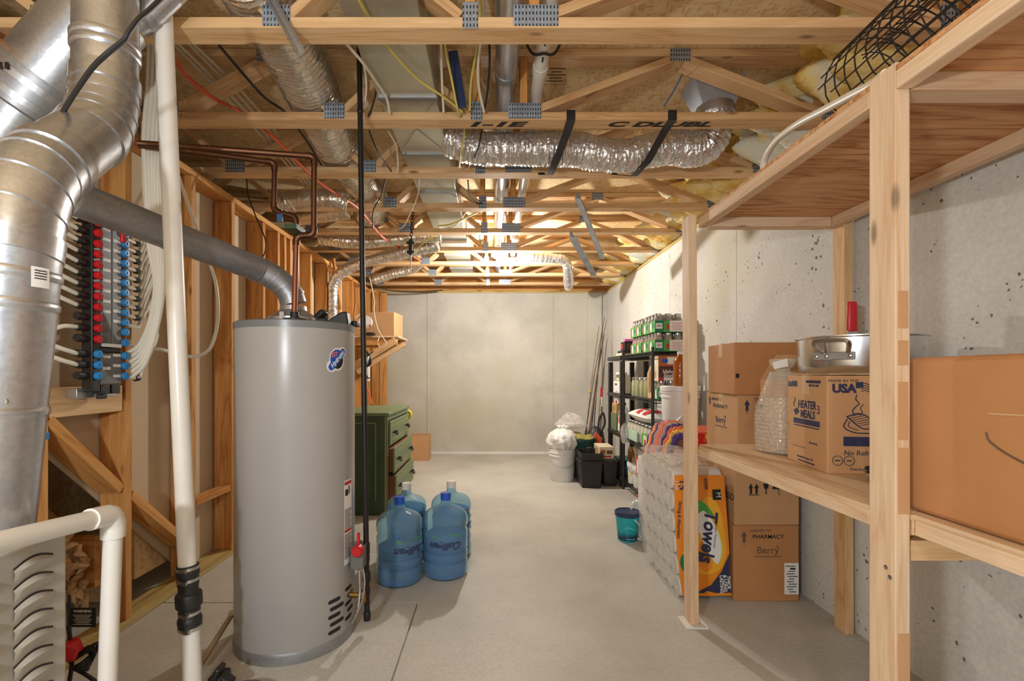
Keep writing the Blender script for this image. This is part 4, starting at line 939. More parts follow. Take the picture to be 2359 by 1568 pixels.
# ------------------------------------------------------------------ green dresser
M['drawerwood'] = plain('brown_drawer_wood', (128, 74, 42), .6, var=.15)
dr = thing('dresser', 'green painted dresser with gold lines, three drawers facing the room, behind the jugs', 'dresser', (-1.1, 4.42, 0))
X1, Y0, Y1, X0 = -.90, 3.96, 4.88, -1.34
obj('carcass', MB().box((X0, Y0, .0), (X1-.018, Y1, .84)), 'greendark', dr, bev=.004)
obj('top', MB().box((X0-.01, Y0-.02, .84), (X1+.015, Y1+.02, .868)), 'green', dr, bev=.006)
obj('front_frame', MB().box((X1-.017, Y0, .0), (X1, Y0+.03, .84)).box((X1-.017, Y1-.03, 0), (X1, Y1, .84)).box((X1-.017, Y0+.03, 0), (X1, Y1-.03, .10)).box((X1-.017, Y0+.03, .80), (X1, Y1-.03, .84)), 'green', dr)
fr_ = MB()
for (a, b) in (((X1-.10, .12), (X1-.10, .78)), ((X0+.06, .78), (X0+.06, .12))): fr_.box((a[0]-.003, Y0-.001, min(a[1], b[1])), (a[0]+.003, Y0+.001, max(a[1], b[1])))
fr_.box((X0+.06, Y0-.001, .777), (X1-.10, Y0+.001, .783)).box((X1-.022, Y0-.001, 0), (X1-.014, Y0+.001, .84))
obj('gold_line', fr_, 'gold', dr)
pn = MB().box((X0+.08, Y0-.006, .14), (X1-.12, Y0+.001, .76)); obj('side_panel', pn, 'greendark', dr, bev=.004)
for i, (z0, z1, out) in enumerate(((.585, .79, .0), (.35, .565, .035), (.115, .33, .05))):
    d = obj('drawer', MB().box((X1-.30, Y0+.05, z0+.01), (X1+out+.0, Y1-.05, z1-.01)), 'drawerwood', dr)
    f = obj('drawer_front', MB().box((X1+out+.0005, Y0+.035, z0), (X1+out+.018, Y1-.035, z1)), 'green', d, bev=.004)
    g = MB()
    for zz in (z0+.045, z1-.045): g.box((X1+out+.0175, Y0+.06, zz-.003), (X1+out+.019, Y1-.06, zz+.003))
    obj('gold_line', g, 'gold', d)
    lf_ = MB()
    for k in range(9): lf_.join(ellipse(0, 0, .012, .004, 0, 8, (.7 if k % 2 else -.7)).xform(face((X1+out+.019, lerp(Y0+.22, Y1-.22, k/8), (z0+z1)/2), (0,1,0), (0,0,1))))
    obj('leaf_motif', lf_, 'greendark', d)
    for yy in (Y0+.17, Y1-.17):
        obj('pull', MB().cyl((X1+out+.018, yy-.035, (z0+z1)/2), (X1+out+.036, yy-.035, (z0+z1)/2), .008, 10).cyl((X1+out+.018, yy+.035, (z0+z1)/2), (X1+out+.036, yy+.035, (z0+z1)/2), .008, 10).tube(smooth([(X1+out+.036, yy-.04, (z0+z1)/2+.004), (X1+out+.048, yy-.02, (z0+z1)/2-.022), (X1+out+.05, yy+.02, (z0+z1)/2-.022), (X1+out+.036, yy+.04, (z0+z1)/2+.004)]), .006, 8), 'iron', d)
for i, (z, lab) in enumerate(((.74, 'upper yellow plastic handle sticking out behind the green dresser'), (.31, 'lower yellow plastic handle sticking out behind the green dresser'))):
    tag(obj('hand_tool', MB().tube(smooth([(-.99, 4.94, z-.06), (-.93, 4.945, z-.02), (-.885, 4.945, z), (-.885, 4.945, z+.05), (-.93, 4.945, z+.07)]), .018, 10).cbox((-.99, 4.945, .0+z/2-.03), (.04, .03, z)), 'yellow'), lab, 'handle')
# ------------------------------------------------------------------ cardboard boxes
def carton(name, label, lo_corner, sz, mat='card', rz=0, cat='box', open_top=False, flaps=False, tape=True, group=None):
    """corrugated box; lo_corner = near left bottom corner, sz = (along local x, local y, height)"""
    t = thing(name, label, cat, lo_corner, group, rz); w, d, h = sz; th = .005
    if open_top:
        mb = MB().box((0,0,0), (w,d,th)).box((0,0,th), (w,th,h)).box((0,d-th,th), (w,d,h)).box((0,th,th), (th,d-th,h)).box((w-th,th,th), (w,d-th,h))
        obj('walls', mb, mat, t, world=False)
    else:
        obj('carton_body', MB().box((0,0,0), (w,d,h)), mat, t, world=False, bev=.004)
        if tape: obj('packing_tape', MB().box((w*.0+.001, d/2-.024, h), (w-.001, d/2+.024, h+.0008)).box((-.0008, d/2-.024, h-.07), (0, d/2+.024, h)), 'tape', t, world=False)
        obj('flap_seam', MB().box((.002, d/2-.001, h+.0008), (w-.002, d/2+.001, h+.0012)), 'inkbrown', t, world=False)
    return t
M['tape'] = plain('packing_tape', (206, 172, 128), .3)
fb = carton('cardboard_box', 'open cardboard box on the floor beyond the green dresser, by the back wall', (-1.16, 6.45, 0), (.26, .24, .345), 'card', 0, open_top=True)
obj('content', MB().cbox((.13, .12, .30), (.2, .18, .03)), 'bagfilm', fb, world=False)
# bracket shelf with a box and gear in the far left corner
bs = thing('bracket_shelf', 'small wooden bracket shelf on the far left studs, holding a cardboard box', 'shelf', (-1.4, 5.7, 1.3))
zS = 1.635
obj('shelf_board', MB().box((XL+.002, 5.40, zS-.02), (-1.10, 5.98, zS)), 'plypale', bs)
for y, ym in ((5.44, 5.44), (5.92, 5.92)):
    board('arm', (XL+.002, y, zS-.065), (-1.12, y, zS-.065), .038, .085, 'fir', bs)
    board('brace', (XL+.01, y-.035, 1.22), (-1.13, y-.035, zS-.05), .03, .075, 'pine', bs)
obj('grade_stamp', MB().prism([(-.05,0),(.05,0),(.05,.012),(-.05,.012)], .001, face((-1.42, 5.388, 1.42), (.8,0,.6), (-.6,0,.8))), 'inkblack', bs)
bx = carton('cardboard_box', 'plain cardboard box sitting on the bracket shelf at the far left', (-1.485, 5.44, zS), (.335, .34, .275), 'card', -.10)
bk = thing('cable_device', 'round white device with coiled cord on the far studs, above the power strip', 'device', P(838, 745, 5.3))
q = P(843, 742, 5.32)
obj('case', MB().lathe([(0,-.03),(.055,-.03),(.075,-.01),(.075,.03),(0,.03)], 24, q, Matrix.Rotation(PI/2, 3, 'X')), 'white', bk)
mb = MB()
for i in range(3): mb.tube(smooth([q+V(-.06,.0,.10), q+V(-.13-.015*i,.0,.02), q+V(-.13-.01*i,0,-.08), q+V(-.07,0,-.11+.01*i), q+V(-.02,0,-.06)]), .005, 6)
obj('cord', mb, 'whitecable', bk); obj('mark', MB().cbox(q+V(.055,-.036,-.045), (.018, .003, .03)), 'redink', bk)
ps = thing('power_strip', 'white power strip with black cords on the far stud behind the black pipe', 'power strip', P(845, 850, 5.35))
q = P(846, 848, 5.35)
obj('case', MB().cbox(q, (.05, .045, .30)), 'white', ps, bev=.006)
mb = MB()
for i in range(4): mb.tube(smooth([q+V(0,-.03,.20-.02*i), q+V(.04,-.04,.14), q+V(.055-.01*i,-.04,.06), q+V(.01,-.03,.02), q+V(-.015,-.03,.06+.02*i)]), .007, 6)
obj('cord', mb, 'blackwire', ps); obj('switch', MB().cbox(q+V(0,-.024,-.09), (.03, .006, .02)), 'red', ps)
obj('band', MB().cbox(q+V(0,0,-.11), (.054, .049, .012)), 'rubber', ps)
tag(obj('black_adapter', MB().cbox(P(853, 769, 5.36)+V(0,0,.0), (.11, .06, .035)), 'black', bev=.008), 'black power adapter lying at the wall end of the bracket shelf', 'adapter')
tag(obj('yellow_tag', MB().cbox(P(841, 785, 5.36), (.022, .02, .08)), 'yellow', bev=.006), 'small yellow level hanging under the adapter on the far stud', 'tool')
GL = 'loose cables by the bracket shelf'
cable('loose_cable', [P(852, 640, 5.3), P(862, 690, 5.3), P(862, 720, 5.3), P(872, 760, 5.3), P(888, 786, 5.28), P(889, 792, 5.28), P(878, 800, 5.28), P(870, 790, 5.3), P(874, 775, 5.35)], .005, 'whitecable', 'white cord looping over the front of the bracket shelf', 'cord', GL)
cable('loose_cable', [P(842, 875, 5.36), P(846, 895, 5.36), P(853, 915, 5.35), P(856, 931, 5.3)], .009, 'orangecable', 'orange cord running down from the power strip to the dresser', 'cord', GL)
cable('loose_cable', [P(815, 650, 5.3), P(818, 690, 5.3), P(814, 730, 5.3), P(820, 760, 5.3)], .006, 'copper', 'brown cord hanging down the far studs left of the black pipe', 'cord', GL)
board_ = board('leaning_board', P(768, 595, 4.95), P(784, 712, 5.0), .05, .02, 'fir'); tag(board_, 'thin wooden strip dangling from the far end of the stud wall top plate', 'board')
tag(obj('board_scrap', MB().box((-1.735, 4.18, 1.36), (-1.715, 4.32, 1.60)), 'greendark'), 'green board scrap standing between the studs just above the water heater', 'panel')
# ------------------------------------------------------------------ wooden storage shelf on the right
ws = thing('wood_shelf', 'big homemade pine and plywood storage shelf along the right wall', 'shelf', (1.3, 1.2, 0))
XF, XBk = .972, 1.655           # aisle face, wall side
ZLo, ZUp = .858, 1.945          # top of the lower and of the upper plywood
YN, YF, YE = 1.135, 2.24, -.55
def fbeam(name, a, b, w, t, mat='palewood', up=(0,0,1)): return board(name, a, b, w, t, mat, ws, up)
# posts: near, far, and the wall side ones
fbeam('post', (XF+.018, YN+.040, 0), (XF+.018, YN+.040, 1.955), .080, .036, up=(1,0,0))
fbeam('post', (.952, YF+.020, .008), (.947, YF+.035, 1.955), .078, .040, up=(1,0,0))
fbeam('post', (XBk-.02, 2.19, 0), (XBk-.02, 2.20, 1.94), .075, .038, 'pine', up=(1,0,0))
fbeam('post', (XBk-.02, 1.13, 0), (XBk-.02, 1.13, 1.90), .075, .038, 'pine', up=(1,0,0))
for z, zz in ((ZLo, 'l'), (ZUp, 'u')):
    t = .012
    xo = XF+.045 if zz == 'l' else XF
    obj('shelf_board', MB().prism([(xo, YE), (xo, YN-.001), (XF+.0375, YN-.001), (XF+.0375, YN+.081), (XF, YN+.081), (XF, YF-.022), (XF+.02, YF-.022), (XF+.02, YF+.03), (XBk, YF+.03), (XBk, YE)], t, Matrix.Translation((0, 0, z-t))), 'plypale' if zz == 'l' else 'ply', ws, mw=Matrix.Translation((1.3, .8, z)) @ Matrix.Rotation(PI/2 if zz == 'l' else 0, 4, 'Z'))
    h = .038 if zz == 'l' else .045
    zc = z-t-h/2
    xc = XF+.020
    # front rail in two lengths between posts, back rail, cross rails
    fbeam('rail', (xc, YN+.081, zc), (xc-.004, YF-.022, zc), .040, h); fbeam('rail', (xo+.02, YE, zc), (xo+.02, YN-.001, zc), .040, h)
    fbeam('rail', (XBk-.058, YE, zc), (XBk-.058, YF, zc), .036, h)
    for y in (YN+.03, YF-.02): fbeam('cross_rail', (xc+.022, y, zc), (XBk-.078, y, zc), .06, h)
fbeam('cleat', (XF+.05, 1.17, .765), (1.25, 1.17, .765), .04, .05, 'pine')
for z in (.70, .72):
    obj('nail', MB().lathe([(.006,0),(.006,.002),(0,.003)], 10, (XF+.0002, 1.15+.6*(z-.7), z), Matrix.Rotation(-PI/2, 3, 'Y')), 'chrome', ws)
pt = MB()
for (z0, z1, y0) in ((.10, .40, 1.14), (.42, .57, 1.137), (.86, 1.02, 1.137), (1.04, 1.18, 1.142), (1.22, 1.28, 1.14), (1.31, 1.40, 1.137)):
    obj('torn_label', MB().box((XF+.006, YN-.0012, z0), (XF+.034-.004*(z0 > 1), YN-.0002, z1)), 'card', ws, label='torn brown paper residue')

tl = tag(obj('floor_tile', MB().box((.905, 2.20, 0), (1.01, 2.31, .0075)), 'white', bev=.001), 'white tile chip under the far post of the wood shelf', 'tile')
# things on top
mr = thing('wire_mesh_roll', 'roll of black wire mesh lying on top of the wood shelf', 'wire mesh', (1.25, 1.3, 1.95))
mb = MB(); cx, cz = 1.145, 2.135; y0, y1 = .52, 1.50
turn = []
for i in range(34):
    a = -1.9+i*.30; r = .158-.0022*i+.012*math.sin(a*2); turn.append((cx+r*1.05*math.cos(a), cz+r*math.sin(a)*1.02))
for i, (x, z) in enumerate(turn): mb.tube([(x, y0, z), (x+.02, y1-.05*(i % 3 == 0), z-.02)], .0021, 4)
for k in range(24):
    y = lerp(y0, y1-.03, k/23); f_ = k/23
    mb.tube([(x+.02*f_, y, z-.02*f_) for x, z in turn], .0021, 4, False)
obj('mesh', mb, 'blackwire', mr)
wp_ = cable('white_pipe', [P(1757, 395, 1.93), P(1764, 362, 1.90), P(1790, 322, 1.80), P(1840, 284, 1.66), P(1900, 252, 1.50), P(1960, 220, 1.36), P(2005, 196, 1.27), P(2040, 170, 1.18)], .0125, 'pex', 'white plastic tube bowed along the front edge of the wood shelf top', 'pipe', n=12)
# ------------------------------------------------------------------ boxes stacked on the floor beyond the shelf
def arrow_up(mb, M4, w=.02, h=.05):
    mb.prism([(-w*.25,0),(w*.25,0),(w*.25,h*.55),(w*.5,h*.55),(0,h),(-w*.5,h*.55),(-w*.25,h*.55)], .0006, M4)
def print_front(t, name, items, mat, y=-.0008, side=False, lab=None, w=0):
    """items: list of (kind, ...) in the local x/z plane of the front (y=0) face, or of the left (x=0) face"""
    mb = MB()
    base = (lambda x, z: face((x, y, z), (1,0,0), (0,0,1))) if not side else (lambda s, z: face((y, w-s, z), (0,-1,0), (0,0,1)))
    for it in items:
        if it[0] == 'T': mb.text(it[1], it[4], base(it[2], it[3]), sx=it[5] if len(it) > 5 else 1, shear=it[6] if len(it) > 6 else 0, bold=it[7] if len(it) > 7 else 0)
        elif it[0] == 'A': arrow_up(mb, base(it[1], it[2]), it[3], it[4])
        elif it[0] == 'R': mb.prism([(-it[3]/2,-it[4]/2),(it[3]/2,-it[4]/2),(it[3]/2,it[4]/2),(-it[3]/2,it[4]/2)], .0005, base(it[1], it[2]))
        elif it[0] == 'P': mb.prism(it[3], .0005, base(it[1], it[2]))
        elif it[0] == 'C':
            m4 = base(it[1], it[2]); pts = [m4 @ V(math.cos(a)*it[3], math.sin(a)*it[3], 0) for a in [i*PI/12 for i in range(25)]]; mb.tube(pts, .0011, 4, False)
        elif it[0] == 'L':
            m4 = base(0, 0); mb.tube([m4 @ V(p[0], p[1], 0) for p in smooth([(a, b, 0) for a, b in it[1]], 6)], it[2], 5)
    return obj(name, mb, mat, t, world=False, label=lab)
BY = 2.47
b1 = carton('cardboard_box', 'bottom box of the floor stack, printed PHARMACY and Berry with white label', (1.262, BY, 0), (.345, .36, .40), 'carddark')
print_front(b1, 'print', [('A', .055, .31, .032, .06), ('T', 'DELIVER TO:', .145, .372, .020), ('T', 'UP', .055, .30, .010)], 'inkbrown')
print_front(b1, 'print', [('T', 'PHARMACY', .183, .340, .030, 1.05, 0, .0002)], 'inkblack')
print_front(b1, 'print', [('T', 'Berry', .180, .268, .052), ('C', .231, .287, .007), ('R', .18, .236, .14, .004)], 'inkbrown')
lb1 = print_front(b1, 'address_label', [('R', .305, .12, .075, .165)], 'whitepaper', lab='white printed address label')
print_front(b1, 'label_print', [('R', .305+.006*((i*5) % 3-1), .186-.0135*i, .052-.008*(i*7 % 4), .009 if i == 1 else .004) for i in range(11)], 'inkblack', y=-.0016)
b2 = carton('cardboard_box', 'second floor box up, printed ESPRESSO on its side, with umbrella and glass symbols', (1.268, BY, .401), (.34, .42, .30), 'card', .0)
sy = []
for x in (.085, .115): sy += [('A', x, .165, .024, .055), ]
sy += [('R', .10, .160, .055, .004), ('P', .165, .18, [(-.014,.04),(.014,.04),(.012,.02),(.003,.008),(.003,-.01),(.010,-.014),(-.010,-.014),(-.003,-.01),(-.003,.008),(-.012,.02)]),
       ('P', .23, .19, [(.032*math.cos(a), .030*math.sin(a)) for a in [i*PI/10 for i in range(11)]]), ('R', .23, .18, .003, .03), ('L', [(.23,.166),(.236,.160),(.241,.166)], .0014)]
print_front(b2, 'print', sy, 'inkblack')
print_front(b2, 'print', [('T', 'ESPRESSO', .30, .14, .05, 1.05)], 'inkblack', side=True, w=.42)
b3 = carton('cardboard_box', 'third box up in the stack, printed PHARMACY and Berry on its pale left side', (1.283, BY, .702), (.345, .36, .385), 'card')
print_front(b3, 'print', [('A', .05, .30, .03, .06), ('T', 'DELIVER TO:', .145, .362, .020), ('T', 'UP', .05, .29, .010)], 'ink')
print_front(b3, 'print', [('A', .045, .315, .026, .05), ('T', 'DELIVER TO:', .13, .35, .022), ('T', 'PHARMACY', .17, .312, .032), ('T', 'Berry', .175, .235, .052), ('C', .228, .256, .007), ('R', .18, .20, .13, .004), ], 'ink', side=True, w=.36)
b4 = carton('cardboard_box', 'topmost plain box of the four box stack beyond the wood shelf', (1.262, BY-.01, 1.088), (.345, .34, .275), 'carddark', -.05)
print_front(b4, 'print', [('R', .015, .10, .018, .022)], 'inkblack'); print_front(b4, 'sticker', [('P', .20, .075, [(-.035,.02),(.015,.02),(.035,-.012),(-.02,-.012)])], 'whitepaper')
print_front(b4, 'print', [('R', .20, .14, .0025, .13), ('R', .27, .205, .14, .0025)], 'inkbrown')
# ------------------------------------------------------------------ things on the lower shelf
hm = carton('meal_box', 'cardboard box printed HEATER MEALS and MADE IN THE USA on the wood shelf', (1.137, 1.60, ZLo), (.43, .29, .335), 'card', -.15)
flag = [('P', .195, .298, [(-.03,.0),(-.01,.004),(.012,-.004),(.034,.002),(.034,.024),(.012,.018),(-.01,.026),(-.03,.022)])]
def hm_print(items, **k): return print_front(hm, 'print', items, 'ink', **k)
wv = []
for i in range(4): wv.append(('L', [(.105, .306-.008*i), (.118, .309-.008*i), (.132, .303-.008*i), (.148, .306-.008*i)], .0014))
hm_print([('T', 'MADE IN THE', .050, .317, .012, 1.3), ('T', 'USA', .052, .290, .040, 1.0, 0, .002), ('P', .105, .30, [(-.017,.012),(.006,.014),(.006,-.006),(-.017,-.008)])]+wv)
hm_print([('L', [(.085,.20),(.078,.215),(.088,.23),(.098,.24),(.088,.255),(.092,.27)], .0018), ('L', [(.10,.20),(.108,.212),(.102,.225),(.112,.238)], .0014),
          ('L', [(.062,.188),(.052,.160),(.085,.142),(.13,.140)], .002), ('L', [(.07,.18),(.066,.163),(.095,.150)], .0014)]+
         [('L', [(.06+.008*i,.196-.006*i),(.105+.008*i,.206-.006*i)], .0012) for i in range(6)]+[('L', [(.06,.196),(.105,.206),(.152,.170),(.11,.156),(.06,.196)], .002)])
hm_print([('T', 'HEATER', .30, .225, .075, 1.0, 0, .003), ('T', 'MEALS', .30, .155, .07, 1.0, 0, .003), ('R', .185, .112, .27, .032), ('T', 'No Refrigeration Needed', .175, .072, .024, 1.0, .15), ('T', 'Distributed by: Innotech Products', .16, .018, .013), ('C', .032, .046, .016), ('C', .068, .046, .016), ('R', .032, .046, .016, .004), ('R', .068, .046, .016, .004)])
hm_print([('T', 'HEATER', .155, .225, .040, .9, .05, .0012), ('T', 'MEALS', .16, .190, .040, .9, .05, .0012), ('T', '3', .235, .212, .044), ('R', .15, .162, .19, .020), ('R', .15, .145, .18, .004), ('T', 'USA', .03, .30, .026, .9, 0, .001), ('R', .065, .303, .035, .022), ('R', .20, .312, .10, .010), ('T', '1-800-503-4483', .20, .298, .012), ('T', 'Please Use By', .20, .09, .010), ('R', .10, .065, .10, .0015), ('T', 'Innotech Products LTD', .14, .028, .012), ('R', .15, .014, .12, .005), ('P', .075, .20, [(-.02,.0),(.01,.012),(.024,-.004),(-.004,-.018)]), ('L', [(.06,.215),(.056,.228),(.066,.238),(.062,.25)], .0014)], side=True, w=.29)
obj('flap', MB().box((.20, .286, .335), (.43, .290, .335)).cbox((.10, .13, .340), (.18, .25, .004)), 'cardpale', hm, world=False)
# flap of a further open box behind
ob = carton('cardboard_box', 'half hidden open box with raised flaps behind the glass jar and the big pot', (1.25, 2.00, ZLo), (.30, .20, .315), 'carddark', .0, open_top=True)
obj('flap', MB().add([(-.0,.0,.315),(.30,.0,.315),(.28,-.03,.34),(-.02,-.03,.325)], [(0,1,2,3)]).add([(0,.2,.315),(.30,.2,.315),(.30,.215,.43),(.08,.215,.43)], [(0,1,2,3)]), 'card', ob, world=False)
tag(obj('paper_card', MB().prism([(0,0),(.06,.012),(.055,.045),(-.006,.028)], .001, face(P(1783, 850, 1.975), (1,0,0), (0,0,1))), 'whitepaper'), 'small white card sticking up by the mouth of the glass jar', 'card')
# big aluminum pot with fry basket
pcx, pcy, pz = 1.40, 1.80, ZLo+.342
pot = thing('stock_pot', 'wide aluminum pot with side handle standing on the meal box', 'pot', (pcx, pcy, pz))
obj('vessel', MB().lathe([(0,0),(.178,0),(.190,.010),(.196,.03),(.199,.130),(.207,.134),(.207,.138),(.197,.137),(.193,.13),(.190,.03),(.18,.008),(0,.006)], 64, (pcx, pcy, pz)), 'alum', pot)
ha = -PI/2-1.02; hc = V(pcx+.199*math.cos(ha), pcy+.199*math.sin(ha), pz+.075); tx = V(-math.sin(ha), math.cos(ha), 0); nx = V(math.cos(ha), math.sin(ha), 0)
obj('handle_plate', MB().beam(hc-tx*.065+nx*.004+V(0,0,-.012), hc+tx*.065+nx*.004+V(0,0,-.012), .004, .028), 'galvdull', pot, bev=.002)
obj('handle', MB().tube(smooth([hc-tx*.035+nx*.004, hc-tx*.055+nx*.03+V(0,0,.03), hc-tx*.04+nx*.036+V(0,0,.042), hc+tx*.04+nx*.036+V(0,0,.042), hc+tx*.055+nx*.03+V(0,0,.032), hc+tx*.045+nx*.006]), .0065, 10), 'chrome', pot)
mb = MB()
for s in (-.055, -.022, .052): mb.lathe([(.008,0),(.006,.004),(0,.006)], 12, hc+tx*s+nx*.006+V(0,0,-.012), Matrix.Rotation(PI/2, 3, 'Y').to_4x4().to_3x3() if 0 else Vector((0,0,1)).rotation_difference(nx).to_matrix())
obj('rivet', mb, 'chrome', pot)
fb_ = thing('fry_basket', 'perforated metal basket with upright red handle, inside the big aluminum pot', 'basket', (pcx, pcy, pz+.01))
obj('basket', MB().lathe([(0,.012),(.165,.012),(.182,.03),(.186,.128),(.184,.128),(.180,.03),(.163,.016),(0,.016)], 56, (pcx, pcy, pz)), 'alum', fb_)
mb = MB()
for i in range(56):
    for j in range(3):
        a = 2*PI*(i+.5*(j%2))/56; mb.join(ellipse(0,0,.0042,.0042,0,8).xform(face((pcx+.1815*math.cos(a), pcy+.1815*math.sin(a), pz+.070+.020*j), (-math.sin(a), math.cos(a), 0), (0,0,1))))
obj('hole', mb, 'inkblack', fb_)
hz = P(1963, 766, 1.93)
obj('handle_clip', MB().tube([hz+V(-.015,0,-.04), hz+V(-.012,0,.02)], .003, 8).tube([hz+V(.015,0,-.04), hz+V(.012,0,.02)], .003, 8).cbox(hz+V(0,0,-.002), (.04,.006,.03)), 'chrome', fb_)
obj('grip', MB().lathe([(.019,0),(.021,.006),(.021,.112),(.017,.122),(0,.124)], 20, hz+V(0,0,.005)).map(lambda p: (p.x, hz.y+(p.y-hz.y)*.55, p.z)), 'red', fb_, label='red dipped grip')
# glass beehive jar
jx, jy = 1.255, 2.04
M['ribglass'] = filmmat('ribbed_glass', (226, 228, 216), .30, .04, .03, 10)
gj = thing('glass_jar', 'ribbed glass beehive jar with cork stopper full of grain, left of the meal box', 'jar', (jx, jy, ZLo))
pf = []
hj = .345
for i in range(64):
    z = .004+i*hj/63; u = z/hj
    r = .104*(1-.08*(1-min(1,u/.2))**2) if u < .45 else lerp(.104, .046, min(1, ((u-.45)/.55))**1.35)
    pf.append((r+.006*abs(math.sin(z*PI/.0165)), z))
pf += [(.03, hj+.006), (.028, hj+.016), (.044, hj+.030), (.052, hj+.050), (.048, hj+.060)]
obj('jar_wall', MB().lathe([(0,0),(.09,.0)]+pf+[(0,hj+.062)], 48, (jx, jy, ZLo)), 'ribglass', gj, ang=60)
gr, nt, b_ = newmat('grain'); M['grain'] = gr
mp = coords(nt); vo = N(nt, 'ShaderNodeTexVoronoi', Scale=230.0); nt.links.new(mp.outputs[0], vo.inputs[0])
bw = nt.nodes.new('ShaderNodeRGBToBW'); nt.links.new(vo.outputs['Color'], bw.inputs[0]); r_ = ramp(nt, [(.1, srgb(150, 112, 84)), (.6, srgb(214, 182, 150)), (1, srgb(232, 208, 182))]); nt.links.new(bw.outputs[0], r_.inputs[0]); nt.links.new(r_.outputs[0], b_.inputs['Base Color']); bump(nt, b_, vo.outputs['Distance'], .5, .004); b_.inputs['Roughness'].default_value = .8
gp_ = [(r-.008, z) for r, z in pf if .006 < z < .24]
tag(obj('grain', MB().lathe([(0, .006)]+gp_+[(0, .245)], 40, (jx, jy, ZLo)), 'grain', gj), None, None, kind='stuff')
obj('tap', MB().tube([(jx-.106, jy-.02, ZLo+.20), (jx-.128, jy-.03, ZLo+.20)], .009, 10), 'glass', gj)
# dark pan and lid
bp = thing('cake_pan', 'dark non-stick pan lying on the wood shelf, partly behind the near post', 'pan', (1.22, 1.40, ZLo))
obj('pan', MB().lathe([(0,.004),(.07,.0),(.085,.006),(.098,.036),(.108,.040),(.108,.044),(.094,.040),(.082,.010),(0,.008)], 40, (1.26, 1.42, ZLo)), 'inkblack', bp)
obj('rim', MB().lathe([(.1085,.028),(.1095,.030),(.1095,.033),(.1085,.034)], 40, (1.26, 1.42, ZLo)), 'chrome', bp)
# the big box in the foreground right
bb = thing('cardboard_box', 'very large plain cardboard box with cut handle hole at the right edge of the photo', 'box', (1.04, .30, ZLo))
obj('carton_body', MB().box((1.045, .30, ZLo+.001), (1.60, 1.19, 1.240)), 'carddark', bb, bev=.012)
hh = MB(); cy_, cz_ = .86, 1.045
vs = []
for i in range(20): a = 2*PI*i/20; vs.append((.052*math.copysign(abs(math.cos(a))**.5, math.cos(a)), .017*math.sin(a)))
obj('hand_hole', MB().prism(vs, .0012, face((1.0448, cy_-.02, cz_), (0,-1,0), (0,0,1))), 'inkblack', bb)
obj('crease', MB().tube(smooth([(1.0446, .995, 1.075), (1.0446, .985, 1.055), (1.0446, .94, 1.03), (1.0446, .86, 1.005), (1.0446, .70, .975)]), .0022, 6), 'inkbrown', bb)
obj('crease', MB().tube([(1.0446, .99, 1.115), (1.0446, .70, 1.125)], .002, 6), 'tape', bb)
gl = thing('glass_plate', 'metal rimmed glass lid lying on top of the large box at the right edge', 'lid', (1.45, 1.02, 1.243))
obj('plate', MB().lathe([(0,0.002),(.03,.0),(.065,.006),(.066,.010),(0,.012)], 32, (1.40, 1.03, 1.2405)), 'glass', gl); obj('knob', MB().lathe([(.008,0),(.014,.012),(0,.016)], 16, (1.40, 1.03, 1.2505)), 'chrome', gl)
# ------------------------------------------------------------------ paper towels
tp = thing('paper_towel_pack', 'tall shrink-wrapped pack of paper towels with orange TOWELS print, behind the far post', 'paper towels', (1.13, 2.7, 0))
X0t, X1t, Y0t, Y1t, Ht = .985, 1.258, 2.475, 3.02, .70
lean = lambda p: (p.x-.045*(p.z/Ht)**1.3-(.02*math.sin(PI*p.z/Ht) if p.x < 1.1 else 0), p.y, p.z)
M['towel'] = plain('paper_towel', (226, 220, 212), .9, var=.05, bumps=.5, bscale=90)
for i in range(6):
    for j in range(5):
        z = .062+.115*i; y = Y0t+.060+.108*j
        rr = .0573
        obj('roll', MB().lathe([(.016,.004),(.018,.0),(rr-.003,.0),(rr,.004),(rr,.252),(rr-.003,.256),(.018,.256)], 20, (X0t+.008, y, z), Matrix.Rotation(PI/2, 3, 'Y')).map(lean), 'towel', tp)
M['towelorange'] = plain('orange_print', (236, 140, 34), .35, var=.05); M['towelyel'] = plain('amber_print', (238, 172, 44), .35)
def tface(mbp, dy=0): return mbp.map(lambda p: lean(Vector((X0t+p.x, Y0t-.002-dy-p.z, p.y))))
W = X1t-X0t
fld = MB(); n = 14; vs = []
for i in range(n+1): z = lerp(.03, .665, i/n); vs += [(.012, z, 0), (W*.5, z, .008), (W-.004, z, 0)]
fld.add(vs, [(3*i+k, 3*i+1+k, 3*i+4+k, 3*i+3+k) for i in range(n) for k in range(2)])
lbp = obj('front_label', tface(fld), 'towelorange', tp, ang=80, label='orange printed front panel')
def onl(name, mbp, mat, lift=.009, lab=None):
    mbp.map(lambda p: (p.x, p.y, p.z*.3+lift*max(0, 1-abs(p.x-W*.5)/(W*.5))+.0012+(lift-.009)*1.0)); return obj(name, tface(mbp), mat, lbp, label=lab)
def blob(pts, k=6): q = smooth([(x, y, 0) for x, y in pts]+[(pts[0][0], pts[0][1], 0)], k)[:-1]; return MB().add(q, [tuple(range(len(q)))])
onl('amber_patch', blob([(.02,.20),(.06,.32),(.10,.45),(.16,.55),(.22,.52),(.245,.40),(.25,.25),(.20,.16),(.10,.15)]), 'towelyel', .0095)
onl('blue_corner', MB().add([(.08,.045,0),(.16,.09,0),(.22,.16,0),(.267,.25,0),(.267,.045,0)], [(0,1,2,3,4)]), 'navy2' if 'navy2' in M else 'ink', .0102)
onl('green_leaf', blob([(.075,.50),(.06,.44),(.075,.38),(.10,.36),(.16,.46),(.20,.44),(.17,.50),(.11,.54)]), 'greenlabel', .010)
onl('white_oval', blob([(.11,.46),(.145,.48),(.19,.42),(.222,.33),(.225,.26),(.20,.20),(.165,.24),(.12,.34)]), 'whitepaper', .0107)
